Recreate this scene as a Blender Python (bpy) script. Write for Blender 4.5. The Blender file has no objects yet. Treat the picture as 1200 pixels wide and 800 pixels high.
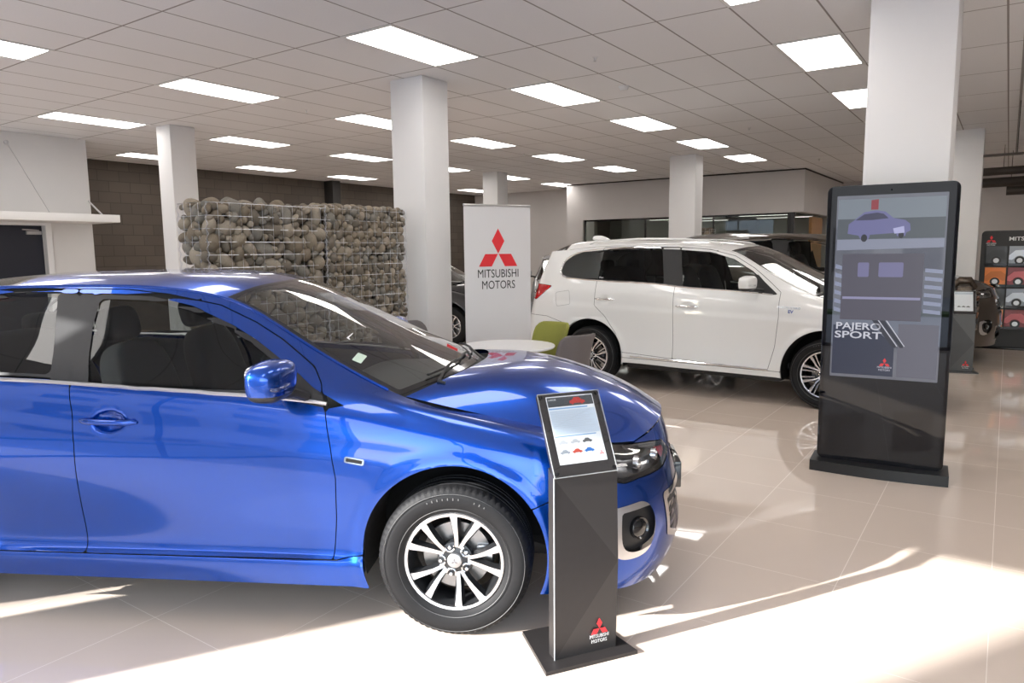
# Car showroom: blue sedan in front, white SUV behind, stone gabion wall, totem and stands. Units are metres; the camera stands at x=0, y=0.
LED, SKY, SUN, EXPO, SB, QUICK = 8.0, 5.5, 15.0, 0.08, .8, False
import bpy, bmesh, math, random
import numpy as np
from mathutils import Vector, Matrix, Quaternion
PI = math.pi; SC = bpy.context.scene; COL = SC.collection
R = math.radians
# ---------------------------------------------------------------- materials
MATS = {}
def mat(name, col=(.8,.8,.8), rough=.5, metal=0., coat=0., spec=.5, emis=None, estr=0., ior=1.5, coat_rough=.03):
    if name in MATS: return MATS[name]
    m = bpy.data.materials.new(name); m.use_nodes = True; b = m.node_tree.nodes['Principled BSDF']
    b.inputs['Base Color'].default_value = (*col, 1); b.inputs['Roughness'].default_value = rough
    b.inputs['Metallic'].default_value = metal; b.inputs['Coat Weight'].default_value = coat
    b.inputs['Coat Roughness'].default_value = coat_rough; b.inputs['IOR'].default_value = ior
    b.inputs['Specular IOR Level'].default_value = spec
    if emis: b.inputs['Emission Color'].default_value = (*emis, 1); b.inputs['Emission Strength'].default_value = estr
    MATS[name] = m; return m
def nodes(m): return m.node_tree.nodes, m.node_tree.links, m.node_tree.nodes['Principled BSDF']
def noisy(m, scale=8, amt=.12, bump=0., detail=4, stretch=None, bscale=None):
    """procedural tone variation and bump on the object's own coordinates"""
    N, L, b = nodes(m); tc = N.new('ShaderNodeTexCoord'); n = N.new('ShaderNodeTexNoise'); n.inputs['Scale'].default_value = scale; n.inputs['Detail'].default_value = detail
    src = tc.outputs['Object']
    if stretch:
        mp = N.new('ShaderNodeMapping'); mp.inputs['Scale'].default_value = stretch; L.new(src, mp.inputs['Vector']); src = mp.outputs[0]
    L.new(src, n.inputs['Vector'])
    c = b.inputs['Base Color'].default_value[:]; r = N.new('ShaderNodeMix'); r.data_type = 'RGBA'
    r.inputs[6].default_value = (*[v * (1 - amt) for v in c[:3]], 1); r.inputs[7].default_value = (*[min(1, v * (1 + amt)) for v in c[:3]], 1)
    L.new(n.outputs['Fac'], r.inputs[0]); L.new(r.outputs[2], b.inputs['Base Color'])
    if bump:
        bp = N.new('ShaderNodeBump'); bp.inputs['Strength'].default_value = bump; bp.inputs['Distance'].default_value = .01
        if bscale:
            n2 = N.new('ShaderNodeTexNoise'); n2.inputs['Scale'].default_value = bscale; L.new(src, n2.inputs['Vector']); L.new(n2.outputs['Fac'], bp.inputs['Height'])
        else: L.new(n.outputs['Fac'], bp.inputs['Height'])
        L.new(bp.outputs[0], b.inputs['Normal'])
    return m
def glassy(name, tint=(1,1,1), refl=1.0, rough=0.0, ior=1.45):
    """thin pane: tinted see-through plus a mirror reflection by Fresnel"""
    m = bpy.data.materials.new(name); m.use_nodes = True; N = m.node_tree.nodes; L = m.node_tree.links; N.clear()
    o = N.new('ShaderNodeOutputMaterial'); mx = N.new('ShaderNodeMixShader'); t = N.new('ShaderNodeBsdfTransparent'); g = N.new('ShaderNodeBsdfGlossy'); f = N.new('ShaderNodeFresnel')
    t.inputs[0].default_value = (*tint, 1); g.inputs['Roughness'].default_value = rough; g.inputs[0].default_value = (1, 1, 1, 1); f.inputs[0].default_value = ior
    k = N.new('ShaderNodeMath'); k.operation = 'MULTIPLY'; k.inputs[1].default_value = refl; k.use_clamp = True
    gm = N.new('ShaderNodeNewGeometry'); im = N.new('ShaderNodeMapRange'); im.inputs[3].default_value = ior; im.inputs[4].default_value = 1/ior
    L.new(gm.outputs['Backfacing'], im.inputs[0]); L.new(im.outputs[0], f.inputs[0]); L.new(f.outputs[0], k.inputs[0]); L.new(k.outputs[0], mx.inputs[0]); L.new(t.outputs[0], mx.inputs[1]); L.new(g.outputs[0], mx.inputs[2]); L.new(mx.outputs[0], o.inputs[0])
    return m
# ---------------------------------------------------------------- objects
def link(name, me, parent=None, loc=None, rot=None, label=None):
    o = bpy.data.objects.new(name, me); COL.objects.link(o)
    if parent: o.parent = parent
    if loc is not None: o.location = loc
    if rot is not None: o.rotation_euler = rot
    if label: o['label'] = label
    return o
def mk(name, V, F, m, parent=None, smooth=True, label=None, loc=None, rot=None, sharp=None, mats=None, fm=None):
    me = bpy.data.meshes.new(name); me.from_pydata([tuple(map(float, v)) for v in V], [], [tuple(map(int, f)) for f in F]); me.update()
    for q in (mats or [m]): me.materials.append(q)
    if smooth: me.polygons.foreach_set('use_smooth', [True] * len(me.polygons))
    if fm is not None: me.polygons.foreach_set('material_index', fm)
    if smooth and sharp: me.set_sharp_from_angle(angle=R(sharp))
    return link(name, me, parent, loc, rot, label)
def thing(name, label, cat, loc=(0,0,0), rz=0., group=None):
    o = bpy.data.objects.new(name, None); COL.objects.link(o); o.location = loc; o.rotation_euler = (0, 0, rz); o.empty_display_size = .1
    return tag(o, label, cat, group)
def tag(o, label, cat, group=None, kind=None):
    o['label'] = label; o['category'] = cat
    if group: o['group'] = group
    if kind: o['kind'] = kind
    return o
def struct(o): o['kind'] = 'structure'; return o
def copy_tree(o, parent=None):
    c = o.copy(); COL.objects.link(c); c.parent = parent
    for ch in list(o.children): copy_tree(ch, c)
    return c
class MB:
    """collects primitives into one mesh"""
    def __init__(s): s.V = []; s.F = []; s.M = []
    def add(s, V, F, mi=0):
        k = len(s.V); s.V += [tuple(v) for v in V]; s.F += [tuple(i + k for i in f) for f in F]; s.M += [mi] * len(F); return s
    def box(s, a, b, bev=0., mi=0, M=None):
        (x0,y0,z0),(x1,y1,z1) = a, b
        if bev <= 0:
            V = [(x0,y0,z0),(x1,y0,z0),(x1,y1,z0),(x0,y1,z0),(x0,y0,z1),(x1,y0,z1),(x1,y1,z1),(x0,y1,z1)]
            F = [(0,3,2,1),(4,5,6,7),(0,1,5,4),(1,2,6,5),(2,3,7,6),(3,0,4,7)]
        else:
            bm = bmesh.new(); bmesh.ops.create_cube(bm, size=1)
            for v in bm.verts: v.co = Vector(((x0+x1)/2 + v.co.x*(x1-x0), (y0+y1)/2 + v.co.y*(y1-y0), (z0+z1)/2 + v.co.z*(z1-z0)))
            bmesh.ops.bevel(bm, geom=bm.edges[:] + bm.verts[:], offset=min(bev, .49*min(x1-x0, y1-y0, z1-z0)), segments=2, affect='EDGES', profile=.6)
            bm.verts.ensure_lookup_table(); V = [v.co[:] for v in bm.verts]; F = [[v.index for v in f.verts] for f in bm.faces]; bm.free()
        if M is not None: V = [(M @ Vector(v))[:] for v in V]
        return s.add(V, F, mi)
    def lathe(s, prof, n=32, axis='z', c=(0,0,0), a0=0, a1=2*PI, mi=0):
        """prof: (radius, height) pairs"""
        full = abs(a1 - a0 - 2*PI) < 1e-6; m = n if full else n + 1; V = []
        for i in range(m):
            a = a0 + (a1-a0) * i / n; ca, sa = math.cos(a), math.sin(a)
            for r, h in prof:
                p = (r*ca, r*sa, h) if axis == 'z' else ((r*ca, h, r*sa) if axis == 'y' else (h, r*ca, r*sa))
                V.append((p[0]+c[0], p[1]+c[1], p[2]+c[2]))
        k = len(prof); F = []
        for i in range(n):
            j = (i + 1) % m
            for q in range(k - 1): F.append((i*k+q, j*k+q, j*k+q+1, i*k+q+1))
        return s.add(V, F, mi)
    def tube(s, P, r, n=8, mi=0, closed=False, cap=True):
        P = [Vector(p) for p in P]; V = []; F = []; m = len(P); up = Vector((0,0,1))
        for i, p in enumerate(P):
            a = P[(i-1) % m] if (closed or i) else p; b = P[(i+1) % m] if (closed or i < m-1) else p
            t = (b - a).normalized(); u = up if abs(t.dot(up)) < .95 else Vector((1,0,0)); x = t.cross(u).normalized(); y = x.cross(t)
            rr = r[i] if isinstance(r, (list, tuple)) else r
            for k in range(n): V.append((p + x*rr*math.cos(2*PI*k/n) + y*rr*math.sin(2*PI*k/n))[:])
        for i in range(m if closed else m-1):
            j = (i+1) % m
            for k in range(n): F.append((i*n+k, i*n+(k+1)%n, j*n+(k+1)%n, j*n+k))
        if cap and not closed: F += [tuple(range(n))[::-1], tuple((m-1)*n + k for k in range(n))]
        return s.add(V, F, mi)
    def prism(s, poly, h0, h1, M=None, mi=0, side=None):
        """2-D polygon in xy pulled from z=h0 to z=h1"""
        n = len(poly); V = [(p[0], p[1], h0) for p in poly] + [(p[0], p[1], h1) for p in poly]
        if M is not None: V = [(M @ Vector(v))[:] for v in V]
        k = len(s.V); s.add(V, [tuple(range(n))[::-1], tuple(range(n, 2*n))], mi)
        s.F += [(k+i, k+(i+1)%n, k+n+(i+1)%n, k+n+i) for i in range(n)]; s.M += [mi if side is None else side] * n
        return s
    def build(s, name, m, parent=None, smooth=True, sharp=35, label=None, loc=None, rot=None, mats=None):
        return mk(name, s.V, s.F, m, parent, smooth, label, loc, rot, sharp, mats, s.M if mats else None)
def rrect(x0, y0, x1, y1, r, n=5):
    o = []
    for cx, cy, a in ((x1-r, y0+r, -90), (x1-r, y1-r, 0), (x0+r, y1-r, 90), (x0+r, y0+r, 180)):
        for i in range(n+1): t = R(a + 90*i/n); o.append((cx + r*math.cos(t), cy + r*math.sin(t)))
    return o
def text(body, size, m, parent, M, depth=.001, align='CENTER', bold=0., name='lettering', shear=0., xs=1.):
    cu = bpy.data.curves.new('t', 'FONT'); cu.body = body; cu.size = size; cu.align_x = align; cu.align_y = 'CENTER'; cu.extrude = depth; cu.offset = bold; cu.shear = shear; cu.resolution_u = 3
    o = bpy.data.objects.new('t', cu); me = bpy.data.meshes.new_from_object(o); bpy.data.objects.remove(o); bpy.data.curves.remove(cu)
    for v in me.vertices: v.co = M @ Vector((v.co.x*xs, v.co.y, v.co.z))
    me.materials.clear(); me.materials.append(m); me.name = name
    return link(name, me, parent)
def diamonds(s):
    """three rhombi meeting at the origin"""
    h = s * math.sqrt(3) / 2; g = s * .03
    return [[(0, g), (s/2, h+g), (0, 2*h+g), (-s/2, h+g)],
            [(g, 0), (s+g, 0), (1.5*s+g, -h), (.5*s+g, -h)], [(-g, 0), (-.5*s-g, -h), (-1.5*s-g, -h), (-s-g, 0)]]
def emblem(s, m, parent, M, depth=.002, name='three_diamond_emblem'):
    b = MB()
    for p in diamonds(s): b.prism(p, 0, depth, M)
    return b.build(name, m, parent, smooth=False)
def frame(o, x, y):
    """matrix with given origin, x and y axes"""
    x = Vector(x).normalized(); y = Vector(y); y = (y - x*y.dot(x)).normalized(); z = x.cross(y)
    return Matrix.Translation(Vector(o)) @ Matrix((x, y, z)).transposed().to_4x4()
import numpy as np
# ---------------------------------------------------------------- numeric surfaces
def spl(T, Y, t):
    """natural cubic spline through Y at knots T, evaluated at t (Y may be n x ...)"""
    n = len(T); h = np.diff(T); sh = Y.shape; Y2 = Y.reshape(n, -1)
    if n == 2:
        w = ((t - T[0]) / h[0])[:, None]
        return (Y2[0] * (1 - w) + Y2[1] * w).reshape((len(t),) + sh[1:])
    A = np.zeros((n, n)); B = np.zeros_like(Y2); A[0, 0] = A[-1, -1] = 1
    for i in range(1, n - 1):
        A[i, i-1] = h[i-1]; A[i, i] = 2 * (h[i-1] + h[i]); A[i, i+1] = h[i]
        B[i] = 6 * ((Y2[i+1] - Y2[i]) / h[i] - (Y2[i] - Y2[i-1]) / h[i-1])
    M = np.linalg.solve(A, B)
    k = np.clip(np.searchsorted(T, t, side='right') - 1, 0, n - 2)
    a = ((T[k+1] - t) / h[k])[:, None]; b = 1 - a; hh = (h[k]**2)[:, None] / 6
    r = a * Y2[k] + b * Y2[k+1] + ((a**3 - a) * M[k] + (b**3 - b) * M[k+1]) * hh
    return r.reshape((len(t),) + sh[1:])
def spl_br(T, Y, t, br):
    out = np.zeros((len(t),) + Y.shape[1:]); cuts = [0] + sorted(br) + [len(T) - 1]
    for a, b in zip(cuts[:-1], cuts[1:]):
        m = (t >= T[a] - 1e-9) & (t <= T[b] + 1e-9)
        out[m] = spl(T[a:b+1], Y[a:b+1], t[m])
    return out
def surf(C, cell, ubr=(), vbr=()):
    """C: rows x cols x 3 control points, interpolated; returns a fine grid rows x cols x 3"""
    C = np.array(C, float)
    def knots(D):
        L = np.linalg.norm(np.diff(D, axis=1), axis=2).mean(0); L = np.maximum(L, .01)
        T = np.concatenate([[0], np.cumsum(L)]); t = [0.]
        for i, l in enumerate(L):
            k = max(2, int(np.ceil(l / cell))); t += list(T[i] + l * np.arange(1, k + 1) / k)
        return T, np.array(t)
    T, t = knots(C)
    D = spl_br(T, C.transpose(1, 0, 2), t, list(ubr)).transpose(1, 0, 2)
    T2, t2 = knots(C.transpose(1, 0, 2))
    return spl_br(T2, D, t2, list(vbr))
def sdp(P, poly):
    """signed distance to a closed 2-D polygon, positive inside"""
    P = np.asarray(P, float); Q = np.asarray(poly, float); d = np.full(len(P), 1e9); ins = np.zeros(len(P), bool)
    for i in range(len(Q)):
        a = Q[i]; b = Q[(i+1) % len(Q)]; e = b - a; w = P - a
        t = np.clip((w @ e) / max(e @ e, 1e-12), 0, 1)
        d = np.minimum(d, np.hypot(w[:, 0] - t * e[0], w[:, 1] - t * e[1]))
        c = (a[1] > P[:, 1]) != (b[1] > P[:, 1])
        with np.errstate(divide='ignore', invalid='ignore'):
            xx = a[0] + (P[:, 1] - a[1]) / (b[1] - a[1] if b[1] != a[1] else 1e-12) * e[0]
        ins ^= c & (P[:, 0] < xx)
    return np.where(ins, d, -d)
def curve(pts, n=6):
    """smooth closed/open outline through points (Catmull-Rom)"""
    P = np.array(pts, float); L = np.maximum(np.linalg.norm(np.diff(P, axis=0), axis=1), 1e-4)
    T = np.concatenate([[0], np.cumsum(np.sqrt(L))]); t = np.concatenate([np.linspace(T[i], T[i+1], n, endpoint=False) for i in range(len(L))] + [[T[-1]]])
    return spl(T, P, t)
def clip(V, F, s):
    """part of a quad mesh where s > 0, cut exactly along s = 0"""
    ins = s > 0; c = ins[F].sum(1); keep = [tuple(f) for f in F[c == F.shape[1]]]; V = list(map(tuple, V)); cache = {}
    def cut(i, j):
        k = (min(i, j), max(i, j))
        if k not in cache:
            t = s[i] / (s[i] - s[j]); a = V[i]; b = V[j]
            cache[k] = len(V); V.append(tuple(a[m] + t * (b[m] - a[m]) for m in range(3)))
        return cache[k]
    for f in F[(c > 0) & (c < F.shape[1])]:
        o = []
        for a, b in zip(f, np.roll(f, -1)):
            if ins[a]: o.append(int(a))
            if ins[a] != ins[b]: o.append(cut(int(a), int(b)))
        if len(o) > 2: keep.append(tuple(o))
    used = sorted({i for f in keep for i in f}); m = {i: k for k, i in enumerate(used)}
    return [V[i] for i in used], [tuple(m[i] for i in f) for f in keep]
def quads(nv, nu):
    i = np.arange(nv * nu).reshape(nv, nu)
    return np.stack([i[:-1, :-1], i[:-1, 1:], i[1:, 1:], i[1:, :-1]], -1).reshape(-1, 4)
def normals(G):
    du = np.gradient(G, axis=1); dv = np.gradient(G, axis=0); n = np.cross(du, dv)
    return n / np.maximum(np.linalg.norm(n, axis=2, keepdims=True), 1e-9)
import numpy as np
# ---------------------------------------------------------------- sedan control net (metres; x forward from the front axle, |y|, z up)
# columns: tail centre, tail, tail corner, -3.2, rear axle, -2.0, B pillar, -1.1, -.55, cowl, .1, .42, .66, corner, nose, nose centre
SEDAN_SIDE = [
 [(-3.56,0,.30),(-3.50,.45,.29),(-3.36,.72,.27),(-3.12,.82,.24),(-2.635,.865,.215),(-2.05,.872,.212),(-1.64,.872,.21),(-1.1,.872,.208),(-.55,.872,.205),(-.28,.872,.203),(.08,.87,.20),(.42,.862,.20),(.62,.83,.20),(.78,.70,.185),(.92,.38,.18),(.955,0,.18)],
 [(-3.62,0,.40),(-3.55,.46,.39),(-3.40,.74,.37),(-3.14,.84,.32),(-2.635,.872,.30),(-2.05,.878,.305),(-1.64,.878,.308),(-1.1,.878,.308),(-.55,.878,.304),(-.28,.876,.30),(.08,.875,.30),(.42,.868,.29),(.64,.838,.28),(.82,.71,.27),(.965,.38,.265),(1.0,0,.265)],
 [(-3.64,0,.50),(-3.58,.47,.50),(-3.43,.75,.48),(-3.16,.85,.44),(-2.635,.868,.40),(-2.05,.852,.36),(-1.64,.850,.352),(-1.1,.850,.348),(-.55,.852,.346),(-.28,.860,.36),(.08,.872,.40),(.42,.868,.40),(.655,.838,.385),(.84,.71,.37),(.98,.38,.36),(1.012,0,.36)],
 [(-3.65,0,.62),(-3.60,.47,.62),(-3.45,.75,.62),(-3.18,.85,.60),(-2.635,.876,.60),(-2.05,.874,.60),(-1.64,.873,.60),(-1.1,.873,.60),(-.55,.873,.60),(-.28,.876,.59),(.08,.878,.56),(.42,.866,.53),(.66,.832,.50),(.845,.70,.48),(.98,.38,.47),(1.01,0,.47)],
 [(-3.62,0,.76),(-3.57,.47,.76),(-3.44,.74,.77),(-3.18,.845,.78),(-2.635,.884,.80),(-2.05,.884,.80),(-1.64,.884,.79),(-1.1,.884,.77),(-.55,.882,.75),(-.28,.880,.735),(.08,.872,.70),(.42,.852,.65),(.66,.812,.60),(.84,.685,.57),(.965,.37,.56),(.995,0,.56)],
 [(-3.60,0,.88),(-3.55,.46,.88),(-3.42,.72,.89),(-3.17,.82,.91),(-2.635,.868,.945),(-2.05,.868,.95),(-1.64,.868,.935),(-1.1,.868,.91),(-.55,.866,.885),(-.28,.862,.865),(.08,.848,.82),(.42,.825,.755),(.65,.785,.69),(.82,.655,.655),(.945,.36,.645),(.975,0,.645)],
 [(-3.59,0,.95),(-3.54,.46,.95),(-3.41,.69,.96),(-3.17,.78,.99),(-2.635,.825,1.055),(-2.05,.828,1.08),(-1.64,.828,1.062),(-1.1,.825,1.030),(-.55,.818,.995),(-.28,.815,.96),(.08,.795,.890),(.42,.770,.808),(.64,.735,.745),(.79,.62,.71),(.925,.345,.71),(.955,0,.715)],
 [(-3.59,0,.99),(-3.54,.46,.99),(-3.41,.66,1.00),(-3.17,.73,1.04),(-2.68,.72,1.215),(-2.08,.685,1.275),(-1.64,.678,1.265),(-1.12,.688,1.215),(-.62,.735,1.09),(-.27,.765,.99),(.08,.715,.905),(.42,.695,.822),(.64,.670,.760),(.77,.575,.735),(.905,.325,.755),(.94,0,.765)],
 [(-3.58,0,1.02),(-3.53,.44,1.02),(-3.40,.62,1.02),(-3.10,.66,1.08),(-2.66,.585,1.385),(-2.12,.545,1.462),(-1.64,.538,1.465),(-1.09,.540,1.405),(-.65,.625,1.185),(-.25,.705,.995),(.08,.635,.900),(.42,.615,.822),(.63,.600,.768),(.75,.535,.757),(.885,.300,.790),(.925,0,.805)],
]
# roof, both screens: columns tail screen base -> cowl ; rows edge, quarter, near centre, centre
SEDAN_TOP = [
 [(-3.10,.66,1.08),(-2.66,.585,1.385),(-2.12,.545,1.462),(-1.64,.538,1.465),(-1.09,.540,1.405),(-.65,.625,1.185),(-.25,.705,.995)],
 [(-3.16,.46,1.11),(-2.64,.43,1.425),(-2.10,.40,1.502),(-1.62,.39,1.505),(-1.03,.40,1.445),(-.56,.44,1.225),(-.12,.49,1.025)],
 [(-3.20,.24,1.12),(-2.63,.22,1.44),(-2.08,.20,1.518),(-1.61,.20,1.522),(-.98,.20,1.465),(-.50,.22,1.243),(-.04,.24,1.035)],
 [(-3.21,0,1.125),(-2.62,0,1.445),(-2.07,0,1.523),(-1.60,0,1.528),(-.97,0,1.472),(-.48,0,1.25),(-.01,0,1.04)],
]
SEDAN_HOOD = [   # rows: edge -> centre ; columns rear edge -> front edge
 [(-.23,.690,.985),(.08,.635,.900),(.42,.615,.822),(.63,.600,.770),(.755,.540,.762)],
 [(-.09,.49,1.030),(.14,.475,1.008),(.45,.46,.935),(.68,.43,.850),(.83,.43,.782)],
 [(.01,.25,1.055),(.22,.245,1.055),(.50,.24,.998),(.76,.23,.895),(.905,.23,.806)],
 [(.04,0,1.058),(.25,0,1.062),(.54,0,1.005),(.79,0,.900),(.935,0,.812)],
]
# ---------------------------------------------------------------- five-door SUV
# columns: tail centre, tail, corner, -3.45, -3.05, rear axle -2.67, -2.2, B -1.62, -1.1, -.5, cowl -.15, .15, .45, .66, corner, nose, centre
SUV_SIDE = [
 [(-3.71,0,0.36),(-3.66,0.45,0.35),(-3.55,0.77,0.33),(-3.39,0.83,0.31),(-3.02,0.875,0.29),(-2.67,0.885,0.28),(-2.2,0.888,0.3),(-1.62,0.89,0.295),(-1.1,0.89,0.29),(-0.5,0.89,0.285),(-0.2,0.888,0.28),(0.15,0.886,0.27),(0.42,0.87,0.26),(0.62,0.82,0.25),(0.78,0.66,0.24),(0.89,0.36,0.235),(0.92,0,0.235)],
 [(-3.75,0,0.48),(-3.71,0.46,0.48),(-3.59,0.79,0.46),(-3.42,0.85,0.44),(-3.04,0.89,0.42),(-2.67,0.9,0.41),(-2.2,0.895,0.385),(-1.62,0.895,0.38),(-1.1,0.895,0.375),(-0.5,0.895,0.37),(-0.2,0.895,0.38),(0.15,0.898,0.39),(0.43,0.885,0.39),(0.64,0.84,0.38),(0.81,0.68,0.37),(0.92,0.37,0.36),(0.95,0,0.36)],
 [(-3.76,0,0.62),(-3.72,0.46,0.62),(-3.6,0.795,0.61),(-3.42,0.855,0.6),(-3.05,0.895,0.58),(-2.67,0.9,0.58),(-2.2,0.885,0.55),(-1.62,0.88,0.54),(-1.1,0.88,0.54),(-0.5,0.885,0.54),(-0.2,0.892,0.54),(0.15,0.9,0.55),(0.43,0.888,0.54),(0.64,0.84,0.53),(0.82,0.68,0.52),(0.935,0.37,0.51),(0.965,0,0.51)],
 [(-3.745,0,0.8),(-3.7,0.46,0.8),(-3.58,0.79,0.8),(-3.405,0.85,0.8),(-3.05,0.892,0.8),(-2.67,0.9,0.8),(-2.2,0.895,0.8),(-1.62,0.892,0.8),(-1.1,0.892,0.79),(-0.5,0.892,0.78),(-0.2,0.893,0.77),(0.15,0.892,0.76),(0.42,0.872,0.73),(0.62,0.825,0.71),(0.8,0.67,0.69),(0.92,0.37,0.68),(0.95,0,0.68)],
 [(-3.72,0,0.98),(-3.68,0.45,0.98),(-3.55,0.765,0.99),(-3.38,0.83,0.99),(-3.04,0.878,1),(-2.67,0.895,1),(-2.2,0.898,1),(-1.62,0.898,0.99),(-1.1,0.897,0.97),(-0.5,0.895,0.95),(-0.2,0.888,0.93),(0.15,0.868,0.9),(0.41,0.842,0.86),(0.6,0.79,0.83),(0.77,0.645,0.8),(0.895,0.36,0.79),(0.925,0,0.79)],
 [(-3.69,0,1.1),(-3.64,0.44,1.1),(-3.52,0.74,1.11),(-3.35,0.8,1.13),(-3.03,0.85,1.15),(-2.67,0.87,1.15),(-2.2,0.878,1.14),(-1.62,0.878,1.12),(-1.1,0.876,1.09),(-0.5,0.872,1.06),(-0.2,0.86,1.035),(0.15,0.828,0.99),(0.4,0.795,0.94),(0.58,0.74,0.9),(0.74,0.61,0.86),(0.865,0.35,0.86),(0.895,0,0.86)],
 [(-3.66,0,1.2),(-3.61,0.43,1.2),(-3.5,0.71,1.21),(-3.33,0.76,1.24),(-3.01,0.815,1.265),(-2.67,0.838,1.25),(-2.2,0.845,1.235),(-1.62,0.843,1.205),(-1.1,0.838,1.175),(-0.5,0.825,1.14),(-0.2,0.825,1.1),(0.15,0.785,1.03),(0.4,0.75,0.975),(0.57,0.695,0.93),(0.72,0.58,0.895),(0.845,0.34,0.9),(0.875,0,0.905)],
 [(-3.55,0,1.42),(-3.51,0.42,1.42),(-3.41,0.67,1.43),(-3.25,0.7,1.435),(-2.97,0.735,1.44),(-2.67,0.752,1.44),(-2.2,0.755,1.43),(-1.62,0.752,1.42),(-1.12,0.745,1.395),(-0.62,0.765,1.25),(-0.2,0.79,1.13),(0.15,0.74,1.05),(0.39,0.705,0.99),(0.555,0.655,0.945),(0.7,0.55,0.915),(0.83,0.33,0.93),(0.862,0,0.935)],
 [(-3.45,0,1.6),(-3.42,0.4,1.6),(-3.35,0.62,1.6),(-3.2,0.63,1.61),(-2.93,0.645,1.635),(-2.62,0.655,1.655),(-2.2,0.66,1.668),(-1.62,0.655,1.66),(-1.07,0.645,1.585),(-0.6,0.7,1.34),(-0.15,0.76,1.13),(0.15,0.695,1.055),(0.38,0.665,0.995),(0.54,0.62,0.955),(0.68,0.53,0.93),(0.815,0.32,0.95),(0.85,0,0.955)],
]
SUV_TOP = [
 [(-3.36,.595,1.575),(-3.15,.63,1.61),(-2.93,.645,1.635),(-2.62,.655,1.655),(-2.2,.66,1.668),(-1.62,.655,1.66),(-1.07,.645,1.585),(-.60,.70,1.34),(-.15,.76,1.13)],
 [(-3.46,.42,1.60),(-3.17,.46,1.685),(-2.93,.47,1.712),(-2.62,.47,1.725),(-2.2,.47,1.712),(-1.60,.47,1.698),(-1.0,.46,1.615),(-.50,.50,1.375),(-.02,.53,1.155)],
 [(-3.50,.22,1.605),(-3.17,.24,1.695),(-2.93,.24,1.725),(-2.62,.24,1.74),(-2.2,.24,1.728),(-1.59,.24,1.712),(-.96,.23,1.63),(-.44,.25,1.39),(.06,.26,1.165)],
 [(-3.51,0,1.605),(-3.17,0,1.70),(-2.93,0,1.728),(-2.62,0,1.743),(-2.2,0,1.731),(-1.58,0,1.715),(-.94,0,1.635),(-.42,0,1.395),(.09,0,1.17)],
]
SUV_HOOD = [
 [(-.12,.745,1.122),(.15,.695,1.055),(.38,.665,.995),(.54,.62,.955),(.68,.53,.93)],
 [(.02,.53,1.15),(.20,.51,1.11),(.42,.49,1.055),(.60,.46,1.005),(.74,.42,.945)],
 [(.10,.27,1.165),(.26,.26,1.135),(.47,.25,1.085),(.68,.24,1.02),(.815,.23,.96)],
 [(.13,0,1.168),(.29,0,1.14),(.50,0,1.09),(.71,0,1.025),(.845,0,.965)],
]
# ================================================================ camera
F_PX = 838.42; YAW, PITCH, ROLL = .6042, .1246, -.0109
def set_camera():
    cy, sy, cp, sp = math.cos(YAW), math.sin(YAW), math.cos(PITCH), math.sin(PITCH)
    Fv = Vector((-sy*cp, cy*cp, -sp)); Rv = Vector((cy, sy, 0)); Uv = Rv.cross(Fv)
    cr, sr = math.cos(ROLL), math.sin(ROLL); R2 = Rv*cr + Uv*sr; U2 = Uv*cr - Rv*sr
    cd = bpy.data.cameras.new('camera'); cd.sensor_width = 36; cd.lens = F_PX / 1200 * 36; cd.clip_start = .05; cd.clip_end = 300
    c = bpy.data.objects.new('camera', cd); COL.objects.link(c)
    c.matrix_world = Matrix.Translation((0, 0, 1.6)) @ Matrix((R2, U2, -Fv)).transposed().to_4x4()
    SC.camera = c
set_camera()
CEIL = 3.377
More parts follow.
